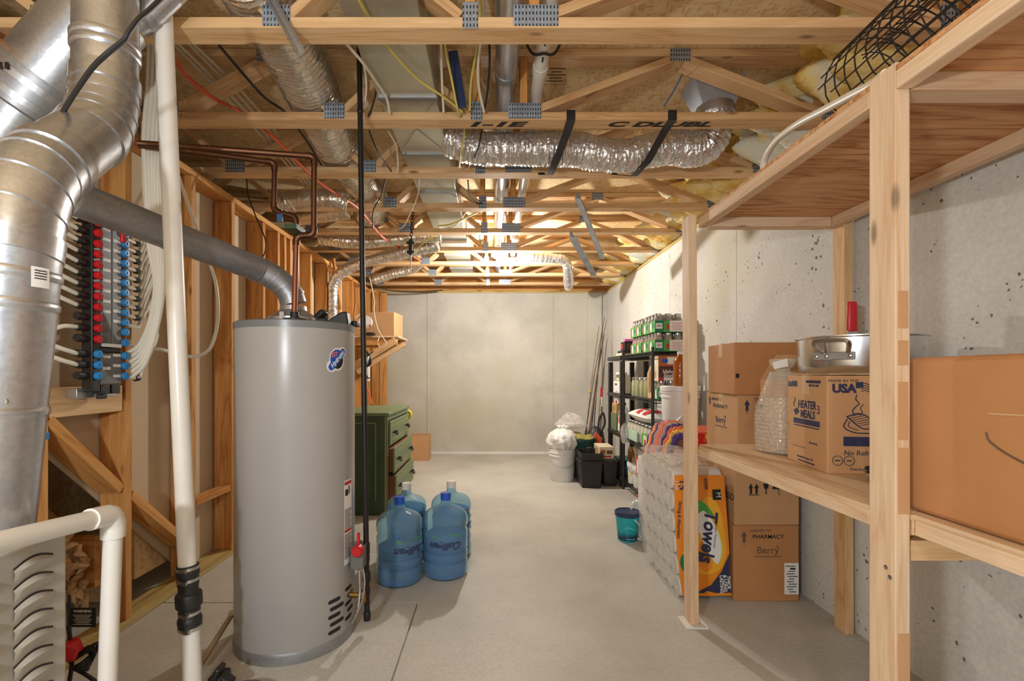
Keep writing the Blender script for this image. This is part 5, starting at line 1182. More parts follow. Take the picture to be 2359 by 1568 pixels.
onl('yellow_edge', blob([(.19,.43),(.225,.34),(.232,.26),(.205,.19),(.226,.26),(.219,.34)]), 'yellow', .0108)
rot = Matrix.Translation((.160, .345, 0)) @ Matrix.Rotation(-PI/2-.16, 4, 'Z')
onl('lettering', MB().text('Towels', .098, rot, shear=.15, bold=.003, sx=.95), 'ink', .0115)
onl('lettering', MB().text('Super Premium', .020, Matrix.Translation((.196, .345, 0)) @ Matrix.Rotation(-PI/2-.16, 4, 'Z')), 'ink', .0115)
onl('lettering', MB().text('Strong & Absorbent', .024, Matrix.Translation((.032, .43, 0)) @ Matrix.Rotation(-PI/2-.08, 4, 'Z'), shear=.1, bold=.0004), 'ink', .0115)
onl('lettering', MB().text('15', .060, Matrix.Translation((.050, .615, 0)) @ Matrix.Rotation(-PI/2, 4, 'Z'), bold=.001), 'ink', .0115)
onl('lettering', MB().text('150', .034, Matrix.Translation((.024, .615, 0)) @ Matrix.Rotation(-PI/2, 4, 'Z')), 'whitepaper', .0115)
onl('lettering', MB().text('OVER', .024, Matrix.Translation((.165, .62, 0)) @ Matrix.Rotation(-PI/2, 4, 'Z'), bold=.0005), 'ink', .0115)
for i, (s, x) in enumerate((('THICK', .256), ('& LONG', .236), ('LASTING', .216))):
    onl('lettering', MB().text(s, .024, Matrix.Translation((x-.002, .10-.004*i, 0)) @ Matrix.Rotation(-PI/2, 4, 'Z'), bold=.0008), 'whitepaper', .0118)
onl('badge', MB().add([(.198,.535,0),(.243,.535,0),(.243,.59,0),(.198,.59,0)], [(0,1,2,3)]), 'inkblack', .0105)
onl('badge_mark', MB().text('M', .036, Matrix.Translation((.228, .562, 0)) @ Matrix.Rotation(-PI/2, 4, 'Z')), 'whitepaper', .0115)
onl('seal', ellipse(.05, .20, .030, .050), 'darkgreenlabel', .0102); 
# clear shrink film round the rolls
mb = MB(); n, k = 30, 22; vs = []; rn = random.Random(5)
for i in range(n+1):
    z = .006+Ht*1.01*i/n
    for j in range(k+1):
        y = Y0t-.002+(Y1t-Y0t+.01)*j/k
        bul = .006*abs(math.sin((z-.005)/.115*PI))*abs(math.sin((y-Y0t)/.108*PI))+rn.uniform(0, .008)
        vs.append(lean(Vector((X0t-.006-bul, y, z))))
fs = [(i*(k+1)+j, i*(k+1)+j+1, (i+1)*(k+1)+j+1, (i+1)*(k+1)+j) for i in range(n) for j in range(k)]
mb.add(vs, fs)
vs = []; 
for i in range(9):
    for j in range(k+1):
        x = lerp(X0t-.01, X1t, i/8); y = Y0t+(Y1t-Y0t)*j/k; vs.append(lean(Vector((x, y, Ht+.012+rn.uniform(0,.02)+.02*math.sin(PI*i/8)))))
mb.add(vs, [(i*(k+1)+j, i*(k+1)+j+1, (i+1)*(k+1)+j+1, (i+1)*(k+1)+j) for i in range(8) for j in range(k)])
M['wrapfilm'] = filmmat('crinkled_wrap', (236, 232, 228), .40, .16, .9, 16)
obj('wrap', mb, 'wrapfilm', tp, ang=20, label='clear crinkled plastic film')
onl('side_print', MB().text('15 12 8', .03, Matrix.Translation((.02, .06, 0))), 'inkbrown', .0115) if 0 else None
# ------------------------------------------------------------------ crocheted blanket and apple box behind the towels
cb_ = thing('crochet_blanket', 'crocheted blanket with orange, purple and yellow zigzag stripes heaped behind the paper towels', 'blanket', (1.22, 3.3, .45))
cols = [plain('yarn_orange', (232, 120, 72), .9, bumps=.6), plain('yarn_purple', (84, 62, 128), .9, bumps=.6), plain('yarn_grey', (176, 158, 150), .9, bumps=.6), plain('yarn_yellow', (234, 186, 88), .9, bumps=.6), plain('yarn_pink', (222, 136, 140), .9, bumps=.6)]
for i, k in enumerate((1, 3, 0, 1, 2, 0, 4, 2, 1, 0, 3, 1)):
    pts = []
    for s in range(46):
        u = s/45; xx = lerp(1.10, 1.50, u); t_ = i/11
        yy = lerp(3.10, 3.50, t_)+.012*math.sin(s*1.75)
        zz = .70+.17*math.sin(PI*min(1, u*1.1+.06))**.8*(.55+.45*math.sin(PI*(t_*.8+.15)))+.006*math.sin(s*1.75)
        if u < .25: zz -= (.25-u)*.8
        pts.append((xx, yy, zz-.04*(1-t_)))
    obj('stripe', MB().tube(pts, .021, 8), cols[k], cb_, label=['orange','purple','grey','yellow','pink'][k]+' zigzag stripe')
tag(obj('storage_bin', MB().box((1.06, 3.12, 0), (1.32, 3.46, .60)), 'bagfilm' if 0 else 'white', bev=.012), 'white lidded bin under the crocheted blanket, behind the paper towels', 'bin')
ab = thing('fruit_box', 'box printed with red and yellow apples, just behind the far post of the wood shelf', 'box', (1.40, 3.05, 0))
obj('carton_body', MB().box((1.325, 3.05, 0), (1.60, 3.45, .82)), 'orangecable', ab, bev=.006)
mb = MB(); mb2 = MB()
for i in range(5):
    for j in range(3):
        e = ellipse(1.345+.055*i, .70+.045*j, .026, .024, 0, 14).map(lambda p: (p.x, 3.0492-.0002*(i % 2), p.y)); (mb if (i+j) % 3 else mb2).join(e)
obj('apple_print', mb, 'red', ab); obj('apple_print', mb2, 'yellow', ab)
# ------------------------------------------------------------------ black wire rack and its goods
XR0, XR1, YR0, YR1 = 1.345, 1.655, 3.97, 4.87
SH = (.10, .545, .975, 1.385)
rk = thing('wire_rack', 'black wire shelving rack against the right wall, loaded with jars and buckets', 'rack', (1.5, 4.42, 0))
for x, y in ((XR0, YR0), (XR0, YR1), (XR1, YR0), (XR1, YR1)):
    mb = MB().tube([(x, y, 0), (x, y, 1.425)], .013, 12)
    for i in range(28): mb.tube([(x, y, .05*i+.03), (x, y, .05*i+.034)], .0138, 12)
    obj('post', mb, 'black', rk)
def wire_shelf(z):
    mb = MB()
    for dz in (0, -.028):
        mb.tube([(XR0, YR0, z+dz), (XR0, YR1, z+dz), (XR1, YR1, z+dz), (XR1, YR0, z+dz), (XR0, YR0, z+dz)], .0042, 6)
    n = 22
    for i in range(n):
        y = lerp(YR0, YR1, (i+.5)/n); mb.tube([(XR0, y, z), (XR1, y, z)], .0022, 5)
        mb.tube([(XR0, y-.02, z), (XR0, y, z-.028), (XR0, y+.02, z)], .0022, 4)
    for i in range(9):
        x = lerp(XR0, XR1, i/8); mb.tube([(x, YR0, z), (x+.016, YR0, z-.028), (x+.03, YR0, z)], .0022, 4)
    for x in (XR0+.1, XR1-.1): mb.tube([(x, YR0, z-.005), (x, YR1, z-.005)], .003, 5)
    return mb
for z in SH: obj('wire_shelf', wire_shelf(z), 'black', rk)
# canning jars
M['jarglass'] = filmmat('jar_glass', (214, 214, 200), .38, .06, .05, 20)
def jar_mesh(r=.037, h=.13): return MB().lathe([(0,0),(r-.004,0),(r,.006),(r,h*.70),(r-.008,h*.85),(r-.009,h*.90)], 16), MB().lathe([(r-.007,h*.88),(r-.006,h*.88),(r-.006,h*.985),(r-.008,h),(0,h)], 16)
M['beans'] = plain('dried_beans', (150, 104, 72), .8, var=.35); M['powder'] = plain('white_powder', (226, 218, 200), .9); M['pickles'] = plain('pickles', (158, 160, 56), .5, var=.3); M['dark'] = plain('dark_beans', (92, 70, 58), .8, var=.35)
def add_jar(root, x, y, z, fill, r=.037, h=.13, lid='chrome'):
    gm, lm = jar_mesh(r, h)
    j = obj('jar', gm.map(lambda p: (p.x+x, p.y+y, p.z+z)), 'jarglass', root, world=False)
    obj('contents', MB().lathe([(0,.004),(r-.005,.004),(r-.003,.008),(r-.003,h*.68),(r-.010,h*.82),(0,h*.82)], 14, (x, y, z)), fill, j, world=False)
    obj('lid', lm.map(lambda p: (p.x+x, p.y+y, p.z+z)), lid, j, world=False)
def jar_pack(lab, x, y, z, fill, front=True, nx=3, ny=4, g='shrink-wrapped packs of canning jars', lid='chrome'):
    """near left bottom corner; the long side runs away from the camera"""
    w, d = .083*nx, .083*ny
    t = thing('jar_pack', lab, 'jars', (x, y, z), g)
    hb = .095
    for i in range(nx):
        for j in range(ny):
            if i == 0 or j == 0 or 1: add_jar(t, .0415+.083*i, .0415+.083*j, .004, fill, .037, .155, lid)
    cart = MB().box((-.001,-.001,0), (w+.001, d+.001, .003))
    for a, b in (((-.001,-.001,.003),(w+.001,.001,hb)), ((-.001,d-.001,.003),(w+.001,d+.001,hb)), ((-.001,.001,.003),(.001,d-.001,hb)), ((w-.001,.001,.003),(w+.001,d-.001,hb))): cart.box(a, b)
    ct = obj('carton', cart, 'greenlabel', t, world=False, label='printed green carton sleeve')
    pr = lambda n_, mb, m: obj(n_, mb, m, ct, world=False)
    # near face: dark green field, logo oval, recipe panel
    pr('print_field', MB().box((-.001,-.0018,.002), (w*.30,-.001,hb+.002)), 'darkgreenlabel')
    pr('logo_panel', MB().box((w*.02,-.0026,.028), (w*.25,-.0018,.075)), 'whitepaper')
    pr('lettering', MB().text('Ball', .030, face((w*.135,-.0030,.052), (1,0,0), (0,0,1)), shear=.4), 'ink')
    pr('recipe_panel', MB().box((w*.50,-.0022,.004), (w+.001,-.001,hb+.001)), 'whitepaper')
    mb = MB()
    for i in range(7): mb.cbox((w*.75,-.0026,.078-.010*i), (w*(.40-.05*(i%3)),.0004,.0026))
    pr('recipe_print', mb, 'redink')
    mb = MB()
    for i in range(3): mb.join(ellipse(w*.42+.006*(i%2), .030+.014*i, .012, .010, 0, 12).map(lambda p: (p.x, -.0019-.0002*i, p.y)))
    pr('strawberry_print', mb, 'red')
    # aisle face
    mbr = MB(); mbw = []; mbg = MB()
    for k in range(2):
        o_ = d*.5*k
        mbr.add([(-.0016, o_+d*.42, .004), (-.0016, o_+d*.48, .004), (-.0016, o_+d*.45, hb), (-.0016, o_+d*.38, hb)], [(0,1,2,3)])
        mbw.append(ellipse(o_+d*.30, .045, .022, .040, 0, 18).map(lambda p: (-.0016, p.x, p.y)))
        mbg.box((-.0018, o_+d*.05, .035), (-.001, o_+d*.20, .075))
    pr('red_panel', mbr, 'redink'); [pr('white_panel', q_, 'whitepaper') for q_ in mbw]; pr('green_panel', mbg, 'darkgreenlabel')
    return t
zt4 = SH[3]+.004
for (z, y, lab, f) in ((zt4, YR0+.005, 'jar pack on the rack top, lower tier, nearest the camera', 'beans'), (zt4, YR0+.375, 'jar pack on the rack top, lower tier, farther from the camera', 'beans'),
                    (zt4+.163, YR0+.005, 'jar pack on the rack top, upper tier, nearest the camera', 'dark'), (zt4+.163, YR0+.375, 'jar pack on the rack top, upper tier, farther from the camera', 'dark')):
    jar_pack(lab, XR0+.02, y, z, f)
# second shelf
zs2 = SH[2]+.004
jar_pack('small green jar pack on the second rack shelf under the instant potato box', XR0+.045, YR0+.002, zs2, 'beans', True, 3, 2)
def single_jar(lab, x, y, z, fill, r=.045, h=.17, g=None, lid='chrome'):
    t = thing('glass_jar', lab, 'jar', (x, y, z), g); add_jar(t, 0, 0, 0, fill, r, h, lid); return t
for i, (x, y) in enumerate(((1.40, 4.24), (1.40, 4.36), (1.40, 4.50), (1.40, 4.62), (1.49, 4.30), (1.49, 4.42), (1.49, 4.55), (1.49, 4.67))):
    single_jar(['front row pickle jar nearest the beige bag','second pickle jar of the front row','third pickle jar of the front row','farthest pickle jar of the front row','back row pickle jar nearest the beige bag','second pickle jar of the back row','third pickle jar of the back row','farthest pickle jar of the back row'][i]+', second rack shelf', x, y, zs2, 'pickles', .044, .185, 'pickle jars on the second rack shelf')
bg_ = thing('paper_bag', 'beige paper bag with folded top beside the pickle jars', 'bag', (1.41, 4.15, zs2)); 
obj('bag_body', MB().lathe([(.0,0),(.062,0),(.068,.05),(.064,.16),(.045,.21),(.018,.25),(.02,.30),(0,.30)], 10, (1.42, 4.15, zs2+.062)).map(lambda p: (p.x, 4.15+(p.y-4.15)*.55, p.z)), 'cardpale', bg_)
tag(obj('butter_box', MB().box((1.375, 4.09, zs2), (1.47, 4.20, zs2+.06)), 'yarn_yellow' if 'yarn_yellow' in M else 'cardpale', bev=.003), 'small pale yellow box at the front edge of the second rack shelf', 'box')
def goods(name, lab, lo, hi, mat, prints=(), cat='box', bev=.003, grp=None):
    t = thing(name, lab, cat, ((lo[0]+hi[0])/2, (lo[1]+hi[1])/2, lo[2]), grp)
    obj('body', MB().box(lo, hi), mat, t, bev=bev)
    for p in prints:
        kind, face_, rect, m = p[:4]; x0, z0, x1, z1 = rect       # fractions of the face
        if face_ == 'f': f = lambda u, v: (lerp(lo[0], hi[0], u), lo[1]-.0012, lerp(lo[2], hi[2], v)); ax = (1,0,0); n_ = V(0,-.0006,0)
        else: f = lambda u, v: (lo[0]-.0012, lerp(hi[1], lo[1], u), lerp(lo[2], hi[2], v)); ax = (0,-1,0); n_ = V(-.0006,0,0)
        if kind == 'R':
            q = [f(x0,z0), f(x1,z0), f(x1,z1), f(x0,z1)]
            if len(p) > 4: q = [Vector(w_)+n_*p[4] for w_ in q]
            obj('print', MB().add(q, [(0,1,2,3)]), m, t)
        else: obj('lettering', MB().text(p[4], p[5], face(Vector(f((x0+x1)/2, (z0+z1)/2))+n_*2, ax, (0,0,1)), shear=.15, bold=.0008), m, t)
    return t
M['maroon'] = plain('maroon_print', (84, 40, 42), .5); M['rust'] = plain('rust_print', (178, 92, 46), .5); M['cream'] = plain('cream_print', (222, 208, 178), .6)
ip = goods('potato_box', 'maroon box printed Idaho Spuds on top of the small jar pack', (1.395, YR0+.004, zs2+.158), (1.64, YR0+.19, zs2+.280), 'maroon', [('R','f',(.0,.02,1,.22),'redink'), ('T','f',(.05,.5,.62,.8),'whitepaper','Idaho',.045), ('T','f',(.05,.25,.68,.5),'whitepaper','Spuds',.042), ('R','f',(.7,.6,.98,.8),'redink',1), ('R','f',(.18,.02,.5,.24),'whitepaper',1.5), ('R','s',(0,0,1,1),'cream'), ('R','s',(.2,.2,.7,.7),'card',1)])
goods('mix_box', 'rust orange box with white oval, resting on the maroon potato box', (1.395, YR0+.006, zs2+.281), (1.64, YR0+.18, zs2+.375), 'rust', [('R','f',(.30,.2,.85,.85),'whitepaper'), ('R','f',(.12,.35,.32,.68),'bluecap',1), ('R','s',(0,0,1,1),'cream'), ('R','s',(.2,.2,.7,.7),'whitepaper',1)])
goods('cream_carton', 'cream carton lying behind the beige bag on the second rack shelf', (1.50, 4.20, zs2+.001), (1.635, 4.45, zs2+.001+.06), 'cream') if 0 else None
goods('grey_board', 'flat grey panel leaning upright at the back of the second rack shelf', (1.60, 4.25, zs2), (1.63, 4.80, zs2+.36), 'inkbrown', cat='panel')
# third shelf
zs3 = SH[1]+.004
M['cyanlabel'] = plain('pale_green_label', (176, 206, 186), .6)
for i in range(8):
    single_jar(f'jar of white powder on the third rack shelf, {["nearest","second","third","fourth","fifth","sixth","seventh","farthest"][i]} of the front row', 1.405, 4.03+.105*i, zs3, 'powder', .046, .185, 'jars of white powder on the third rack shelf')
goods('green_pack_sleeve', 'bright green carton sleeve in front of the near powder jars on the third rack shelf', (1.345, 4.06, zs3), (1.356, 4.28, zs3+.11), 'greenlabel', [('R','s',(.25,.1,.7,.9),'cream'), ('R','s',(.38,.15,.6,.55),'redink',1)], 'carton')
goods('green_pack_sleeve', 'green carton sleeve facing the camera at the near end of the third rack shelf', (1.362, 3.966, zs3), (1.50, 3.978, zs3+.11), 'darkgreenlabel', [('R','f',(.2,.2,.6,.8),'greenlabel')], 'carton')
goods('pale_sleeve', 'pale green carton sleeve farther back on the third rack shelf', (1.346, 4.42, zs3), (1.356, 4.78, zs3+.10), 'cyanlabel', [], 'carton')
cbag = thing('plastic_bag', 'crumpled clear plastic bag hanging off the front of the third rack shelf', 'bag', (1.32, 4.72, zs3-.05))
mb = MB(); rn = random.Random(8)
mb.lathe([(0,-.07),(.022,-.06),(.03,-.02),(.04,.03),(.035,.08),(.02,.11),(0,.13)], 12, (1.312, 4.72, zs3+.02))
for v in mb.v: v += V(rn.uniform(-.008,.008), rn.uniform(-.012,.012), rn.uniform(-.006,.006))
obj('bag', mb, 'bagfilm', cbag)
sg = thing('sugar_bag', 'white bag with red print lying on the powder jars, third rack shelf', 'bag', (1.43, 4.35, zs3+.19))
mb = MB(); vs = []; n, k = 14, 10
def pil(u, v): return (1-abs(u)**2.6)**.6*(1-abs(v)**2.6)**.6
for sgn in (1, -1):
    for i in range(n+1):
        for j in range(k+1):
            u, v = 2*i/n-1, 2*j/k-1; vs.append((1.46+.13*v, 4.40+.30*u, zs3+.255+sgn*.062*pil(u, v)+.0*u))
q_ = (n+1)*(k+1)
for b_ in (0, q_): mb.f += []
mb.add(vs, [(b_+i*(k+1)+j, b_+(i+1)*(k+1)+j, b_+(i+1)*(k+1)+j+1, b_+i*(k+1)+j+1) for b_ in (0, q_) for i in range(n) for j in range(k)])
obj('sack', mb, 'whitepaper', sg, ang=60)
def on_sack(u, v): return V(1.46+.13*v, 4.40+.30*u, zs3+.257+.062*pil(u, v)+.0015)
for nm, (u0, u1, v0, v1) in (('red_print', (-.75, -.45, -.9, .3)), ('red_print', (-.2, .12, -.92, -.55)), ('red_print', (-.30, .30, -.45, -.2))):
    vs = []; 
    for i in range(9):
        for j in range(7): vs.append(on_sack(lerp(u0, u1, i/8), lerp(v0, v1, j/6)))
    obj(nm, MB().add(vs, [(i*7+j, (i+1)*7+j, (i+1)*7+j+1, i*7+j+1) for i in range(8) for j in range(6)]), 'redink', sg)
def bucket(lab, x, y, z, r, h, mat='white', lid=True, name='bucket', grp=None, label_print=True, handle=1):
    t = thing(name, lab, 'bucket', (x, y, z), grp)
    obj('pail', MB().lathe([(0,0),(r*.88,0),(r*.90,.004),(r*.97,h*.74),(r*1.02,h*.745),(r*1.02,h*.78),(r*.98,h*.79),(r*.985,h*.84),(r*1.03,h*.845),(r*1.03,h*.87),(r*.99,h*.88),(r,h-.015),(r*.96,h-.015)], 40, (x, y, z)), mat, t)
    if lid: obj('lid', MB().lathe([(r*1.02,h-.04),(r*1.05,h-.038),(r*1.05,h-.006),(r*1.02,h),(r*.96,h-.004),(r*.95,h-.012),(0,h-.012)], 40, (x, y, z)), mat, t)
    if handle:
        a = [PI*i/12 for i in range(13)]
        obj('bail_handle', MB().tube([(x+r*1.03*math.cos(t_), y-r*1.03*math.sin(t_)*.99-.004, z+h*.78-.17*h*math.sin(t_)*2.0) for t_ in a], .004, 8), 'white' if handle == 2 else 'galvdull', t)
    return t
for i, lab in enumerate(('bottom white bucket of the stack by the rack near end, mostly hidden', 'middle white bucket of the stack by the rack near end', 'top white bucket of the stack, with printed labels and a swung handle')):
    b = bucket(lab, 1.485, 3.74, .368*i, .146, .366, 'white', True, 'bucket', 'stacked white buckets at the rack end', handle=0)
    if i:
        mb = MB().join(wrap(grid(-.045, .045, -.10, .10, 6, .0015), 1.485, 3.74, .1425, -PI/2-.1+.25, .368*i+.15))
        mbi = MB()
        for k in range(12): mbi.join(wrap(grid(-.04, .04-.02*(k % 3 == 0), .09-.015*k, .094-.015*k, 4, .0022), 1.485, 3.74, .1425, -PI/2-.1+.25, .368*i+.15))
        obj('paper_label', mb, 'whitepaper', b); obj('label_print', mbi, 'ink', b)
        obj('bail_handle', MB().tube(smooth([(1.485+.145*math.cos(t_), 3.74+.145*math.sin(t_), zz) for t_, zz in ((-2.75,.368*i+.06), (-2.2,.368*i+.085), (-1.8,.368*i+.15), (-1.45,.368*i+.22))]), .009, 8), 'white', b)
        obj('handle_hub', MB().lathe([(.02,0),(.02,.012),(0,.014)], 14, (1.485-.146, 3.74-.04, .368*i+.07), Matrix.Rotation(-PI/2, 3, 'Y')), 'white', b)
bo = thing('juice_bottle', 'amber syrup bottle with white cap on top of the white bucket stack', 'bottle', (1.46, 3.70, 1.104))
M['amber'] = plain('amber_liquid', (158, 84, 26), .12, var=.15)
obj('bottle', MB().lathe([(0,0),(.050,0),(.053,.006),(.053,.11),(.049,.13),(.053,.15),(.051,.19),(.040,.222),(.022,.245),(.020,.256)], 28, (1.462, 3.68, 1.098)), 'amber', bo)
obj('cap', MB().lathe([(.022,.252),(.023,.256),(.023,.275),(0,.278)], 20, (1.462, 3.68, 1.098)), 'white', bo)
goods('white_tub', 'square white tub with blue label at the near end of the third rack shelf', (1.51, YR0+.01, zs3), (1.64, YR0+.20, zs3+.30), 'white', [('R','f',(.08,.1,.92,.88),'cyanlabel')], 'tub', .01)
# bottom shelf
zs1 = SH[0]+.004
gc = thing('gold_lid_jar', 'large jar lying on its side with gold lid facing out, low on the rack', 'jar', (1.42, 4.66, .3))
obj('jar', MB().lathe([(0,0),(.075,0),(.08,.01),(.08,.2),(0,.2)], 28, (1.37, 4.66, .395), Matrix.Rotation(PI/2, 3, 'Y')), 'jarglass', gc); obj('contents', MB().lathe([(0,.004),(.074,.004),(.074,.19),(0,.19)], 24, (1.37, 4.66, .395), Matrix.Rotation(PI/2, 3, 'Y')), 'beans', gc)
obj('lid', MB().lathe([(.078,0),(.082,-.004),(.082,-.018),(.07,-.022),(0,-.02)], 28, (1.37, 4.66, .395), Matrix.Rotation(PI/2, 3, 'Y')), 'brass', gc)
goods('shelf_tin', 'brown carton under the gold lid jar, low on the rack', (1.50, 4.50, zs1), (1.63, 4.84, zs1+.20), 'card', [('R','s',(.1,.2,.9,.8),'cream')])
for i, (y, r) in enumerate(((4.70, .085), (4.52, .085))):
    b = bucket(['small white paint pail with yellow dot, low on the rack, farther one', 'small white paint pail without lid label, low on the rack, nearer one'][i], 1.425, y, zs1, r, .21, 'white', True, 'paint_pail', 'small white pails on the bottom rack shelf', handle=1)
    if i == 0: obj('label_dot', wrap(ellipse(0,0,.03,.035,.0014), 1.425, y, r*.94, PI+.35, zs1+.11), 'yellow', b)
for i in range(5):
    single_jar(f'brown bean jar on the bottom rack shelf, {["nearest","second","middle","fourth","farthest"][i]} of five', 1.575, 4.03+.098*i, zs1, 'beans', .043, .30, 'bean jars on the bottom rack shelf')
for i in range(2): single_jar(['squat round jar with white contents low on the rack, nearer one','squat round jar with white contents low on the rack, farther one'][i], 1.405, 4.25+.13*i, zs1, 'powder', .055, .14, 'squat jars on the bottom rack shelf')
goods('cereal_box', 'white box with pink print standing low on the rack near its corner post', (1.385, 4.02, zs1), (1.47, 4.16, zs1+.34), 'white', [('R','s',(.3,.6,.7,.8),'redink'), ('R','f',(.3,.5,.7,.8),'redink')])
goods('red_white_box', 'small red and white striped carton between pails low on the rack', (1.35, 4.36, zs1+.145), (1.42, 4.46, zs1+.30), 'redink', [('R','s',(.3,.1,.7,.9),'whitepaper')])
# ------------------------------------------------------------------ smaller plastic shelf behind
XP0, XP1, YP0, YP1 = 1.33, 1.64, 4.94, 5.50
pl = thing('plastic_shelf', 'smaller black plastic shelf unit beyond the wire rack', 'shelf', (1.48, 5.2, 0))
for x in (XP0+.03, XP1-.03):
    for y in (YP0+.03, YP1-.03): obj('post', MB().box((x-.024, y-.024, 0), (x+.024, y+.024, 1.33)), 'black', pl, bev=.006)
for z in (.06, .52, .94, 1.345): obj('shelf_board', MB().box((XP0, YP0, z), (XP1, YP1, z+.045)), 'black', pl, bev=.008)
za = 1.392
goods('flat_case', 'flat pale case lying on top of the black plastic shelf', (1.36, 5.0, za), (1.50, 5.22, za+.028), 'cream', cat='case')
goods('dark_book', 'dark book lying on the flat pale case, top of the black plastic shelf', (1.37, 4.98, za+.029), (1.52, 5.20, za+.055), 'inkblack', cat='book')
M['pink'] = plain('pink_plastic', (226, 120, 178), .5)
goods('toy_box', 'black and pink toy box on top of the dark book', (1.40, 5.02, za+.056), (1.52, 5.18, za+.15), 'inkblack', [('R','s',(.1,.2,.5,.8),'redink'), ('R','f',(.15,.15,.85,.85),'maroon')])
goods('pink_strip', 'bright pink strip across the black toy box', (1.395, 5.0, za+.151), (1.54, 5.05, za+.178), 'pink', cat='strip')
zb = .987
goods('white_carton', 'white carton with black label, second level of the black plastic shelf', (1.345, 5.0, zb), (1.46, 5.28, zb+.13), 'white', [('R','s',(.25,.65,.55,.8),'inkblack'), ('R','s',(.4,.1,.6,.16),'redink'), ('R','f',(.3,.1,.7,.7),'cyanlabel')])
sm_ = goods('small_tub', 'green and tan small tub with white lid on the white carton', (1.36, 5.08, zb+.131), (1.44, 5.22, zb+.20), 'green', [('R','s',(.1,.1,.9,.5),'cream')], 'tub')
obj('lid', MB().box((1.355, 5.075, zb+.201), (1.445, 5.225, zb+.225)), 'white', sm_, bev=.004)
goods('tan_jug', 'tan and white carton beside the white carton, nearer the wire rack', (1.36, 4.955, zb), (1.44, 4.995, zb+.20), 'cream', cat='carton')
zc = .567
goods('tin_box', 'dull green tin box on the third level of the black plastic shelf', (1.345, 5.16, zc), (1.46, 5.40, zc+.19), 'green', cat='tin')
goods('brown_carton', 'brown small carton with yellow label on the dull green tin', (1.35, 5.18, zc+.191), (1.43, 5.36, zc+.30), 'card', [('R','s',(.2,.2,.8,.8),'gold')])
goods('white_pack', 'white pack with red mark sitting on the brown carton', (1.36, 5.14, zc+.301), (1.43, 5.30, zc+.40), 'white', [('R','s',(.3,.05,.8,.35),'redink')])
cj = thing('cleaner_jug', 'clear jug with red and white label, third level of the black plastic shelf', 'jug', (1.37, 5.05, zc))
obj('bottle', MB().lathe([(0,0),(.058,0),(.062,.01),(.062,.19),(.05,.24),(.02,.28),(.02,.30)], 24, (1.40, 5.05, zc)), 'jarglass', cj); obj('cap', MB().lathe([(.022,.29),(.022,.32),(0,.32)], 16, (1.40, 5.05, zc)), 'blue', cj)
obj('paper_label', wrap(grid(-.05, .05, -.08, .08, 8, .001), 1.40, 5.05, .062, PI+.5, zc+.10), 'whitepaper', cj)
mb = MB()
for x0, x1, y0, y1 in ((-.05, .05, .03, .045), (-.008, .008, .0, .075), (-.04, -.02, .0, .075), (.02, .04, .0, .075)): mb.join(wrap(grid(x0, x1, y0, y1, 4, .002), 1.40, 5.05, .062, PI+.5, zc+.10))
obj('label_print', mb, 'redink', cj)
goods('game_box', 'blue flat box on the lowest level of the black plastic shelf', (1.345, 5.0, .11), (1.55, 5.34, .20), 'bluecable')
goods('game_box', 'dark green flat box stacked on the blue flat box', (1.35, 5.02, .201), (1.55, 5.32, .27), 'tealdark')
# ------------------------------------------------------------------ floor clutter by the rack
wbk = bucket('white floor bucket near the back corner, with a stuffed white bag on it', .772, 5.30, 0, .146, .37, 'white', False, 'bucket', handle=1)
pb = thing('plastic_bag', 'stuffed white plastic bag with tied ears sitting in the floor bucket', 'bag', (.77, 5.3, .36))
rn = random.Random(3); mb = MB(); prof = [(0,-.03),(.10,-.03),(.13,.0),(.158,.04),(.162,.09),(.14,.15),(.09,.195),(.04,.215),(0,.22)]
pr2_ = smooth([(a_, 0, b_) for a_, b_ in prof], 4); mb.lathe([(max(0, p.x), p.z) for p in pr2_], 44, (.772, 5.30, .366))
for v in mb.v:
    a = math.atan2(v.y-5.30, v.x-.772); d = (.014*math.sin(5*a+v.z*26)+.010*math.sin(13*a+v.z*9)+rn.uniform(-.007,.007))*min(1, max(.3,(.62-v.z)*7)); v.x += d*math.cos(a); v.y += d*math.sin(a)
obj('bag_body', mb, 'white', pb, ang=50)
for dx_, dz_ in ((-.06, .03), (.02, .045), (.07, .02)): obj('bag_knot', MB().tube([(.772, 5.29, .565), (.772+dx_*.6, 5.285, .585+dz_*.5), (.772+dx_, 5.28, .58+dz_)], [.022, .026, .006], 8), 'white', pb)
obj('dark_mark', ellipse(0,0,.012,.016,0,12).xform(face((.875, 5.180, .455), (.8,.6,0), (0,0,1))), 'inkblack', pb)
gt = thing('storage_tub', 'dark green round tub behind the black toolboxes', 'tub', (1.0, 5.5, 0))
obj('tub', MB().lathe([(0,0),(.14,0),(.15,.01),(.175,.42),(.188,.425),(.188,.45),(.172,.448),(.15,.05),(0,.04)], 36, (1.01, 5.50, 0)), 'tealdark', gt)
tag(obj('tan_cloth', MB().lathe([(0,.42),(.16,.42),(.165,.45),(.12,.48),(.06,.47),(0,.485)], 24, (1.01, 5.50, 0)).map(lambda p: (p.x, p.y, p.z+.012*math.sin(p.x*40)+.01*math.sin(p.y*37))), 'gold'), 'yellow tan cloth bundled in the dark green tub', 'cloth')
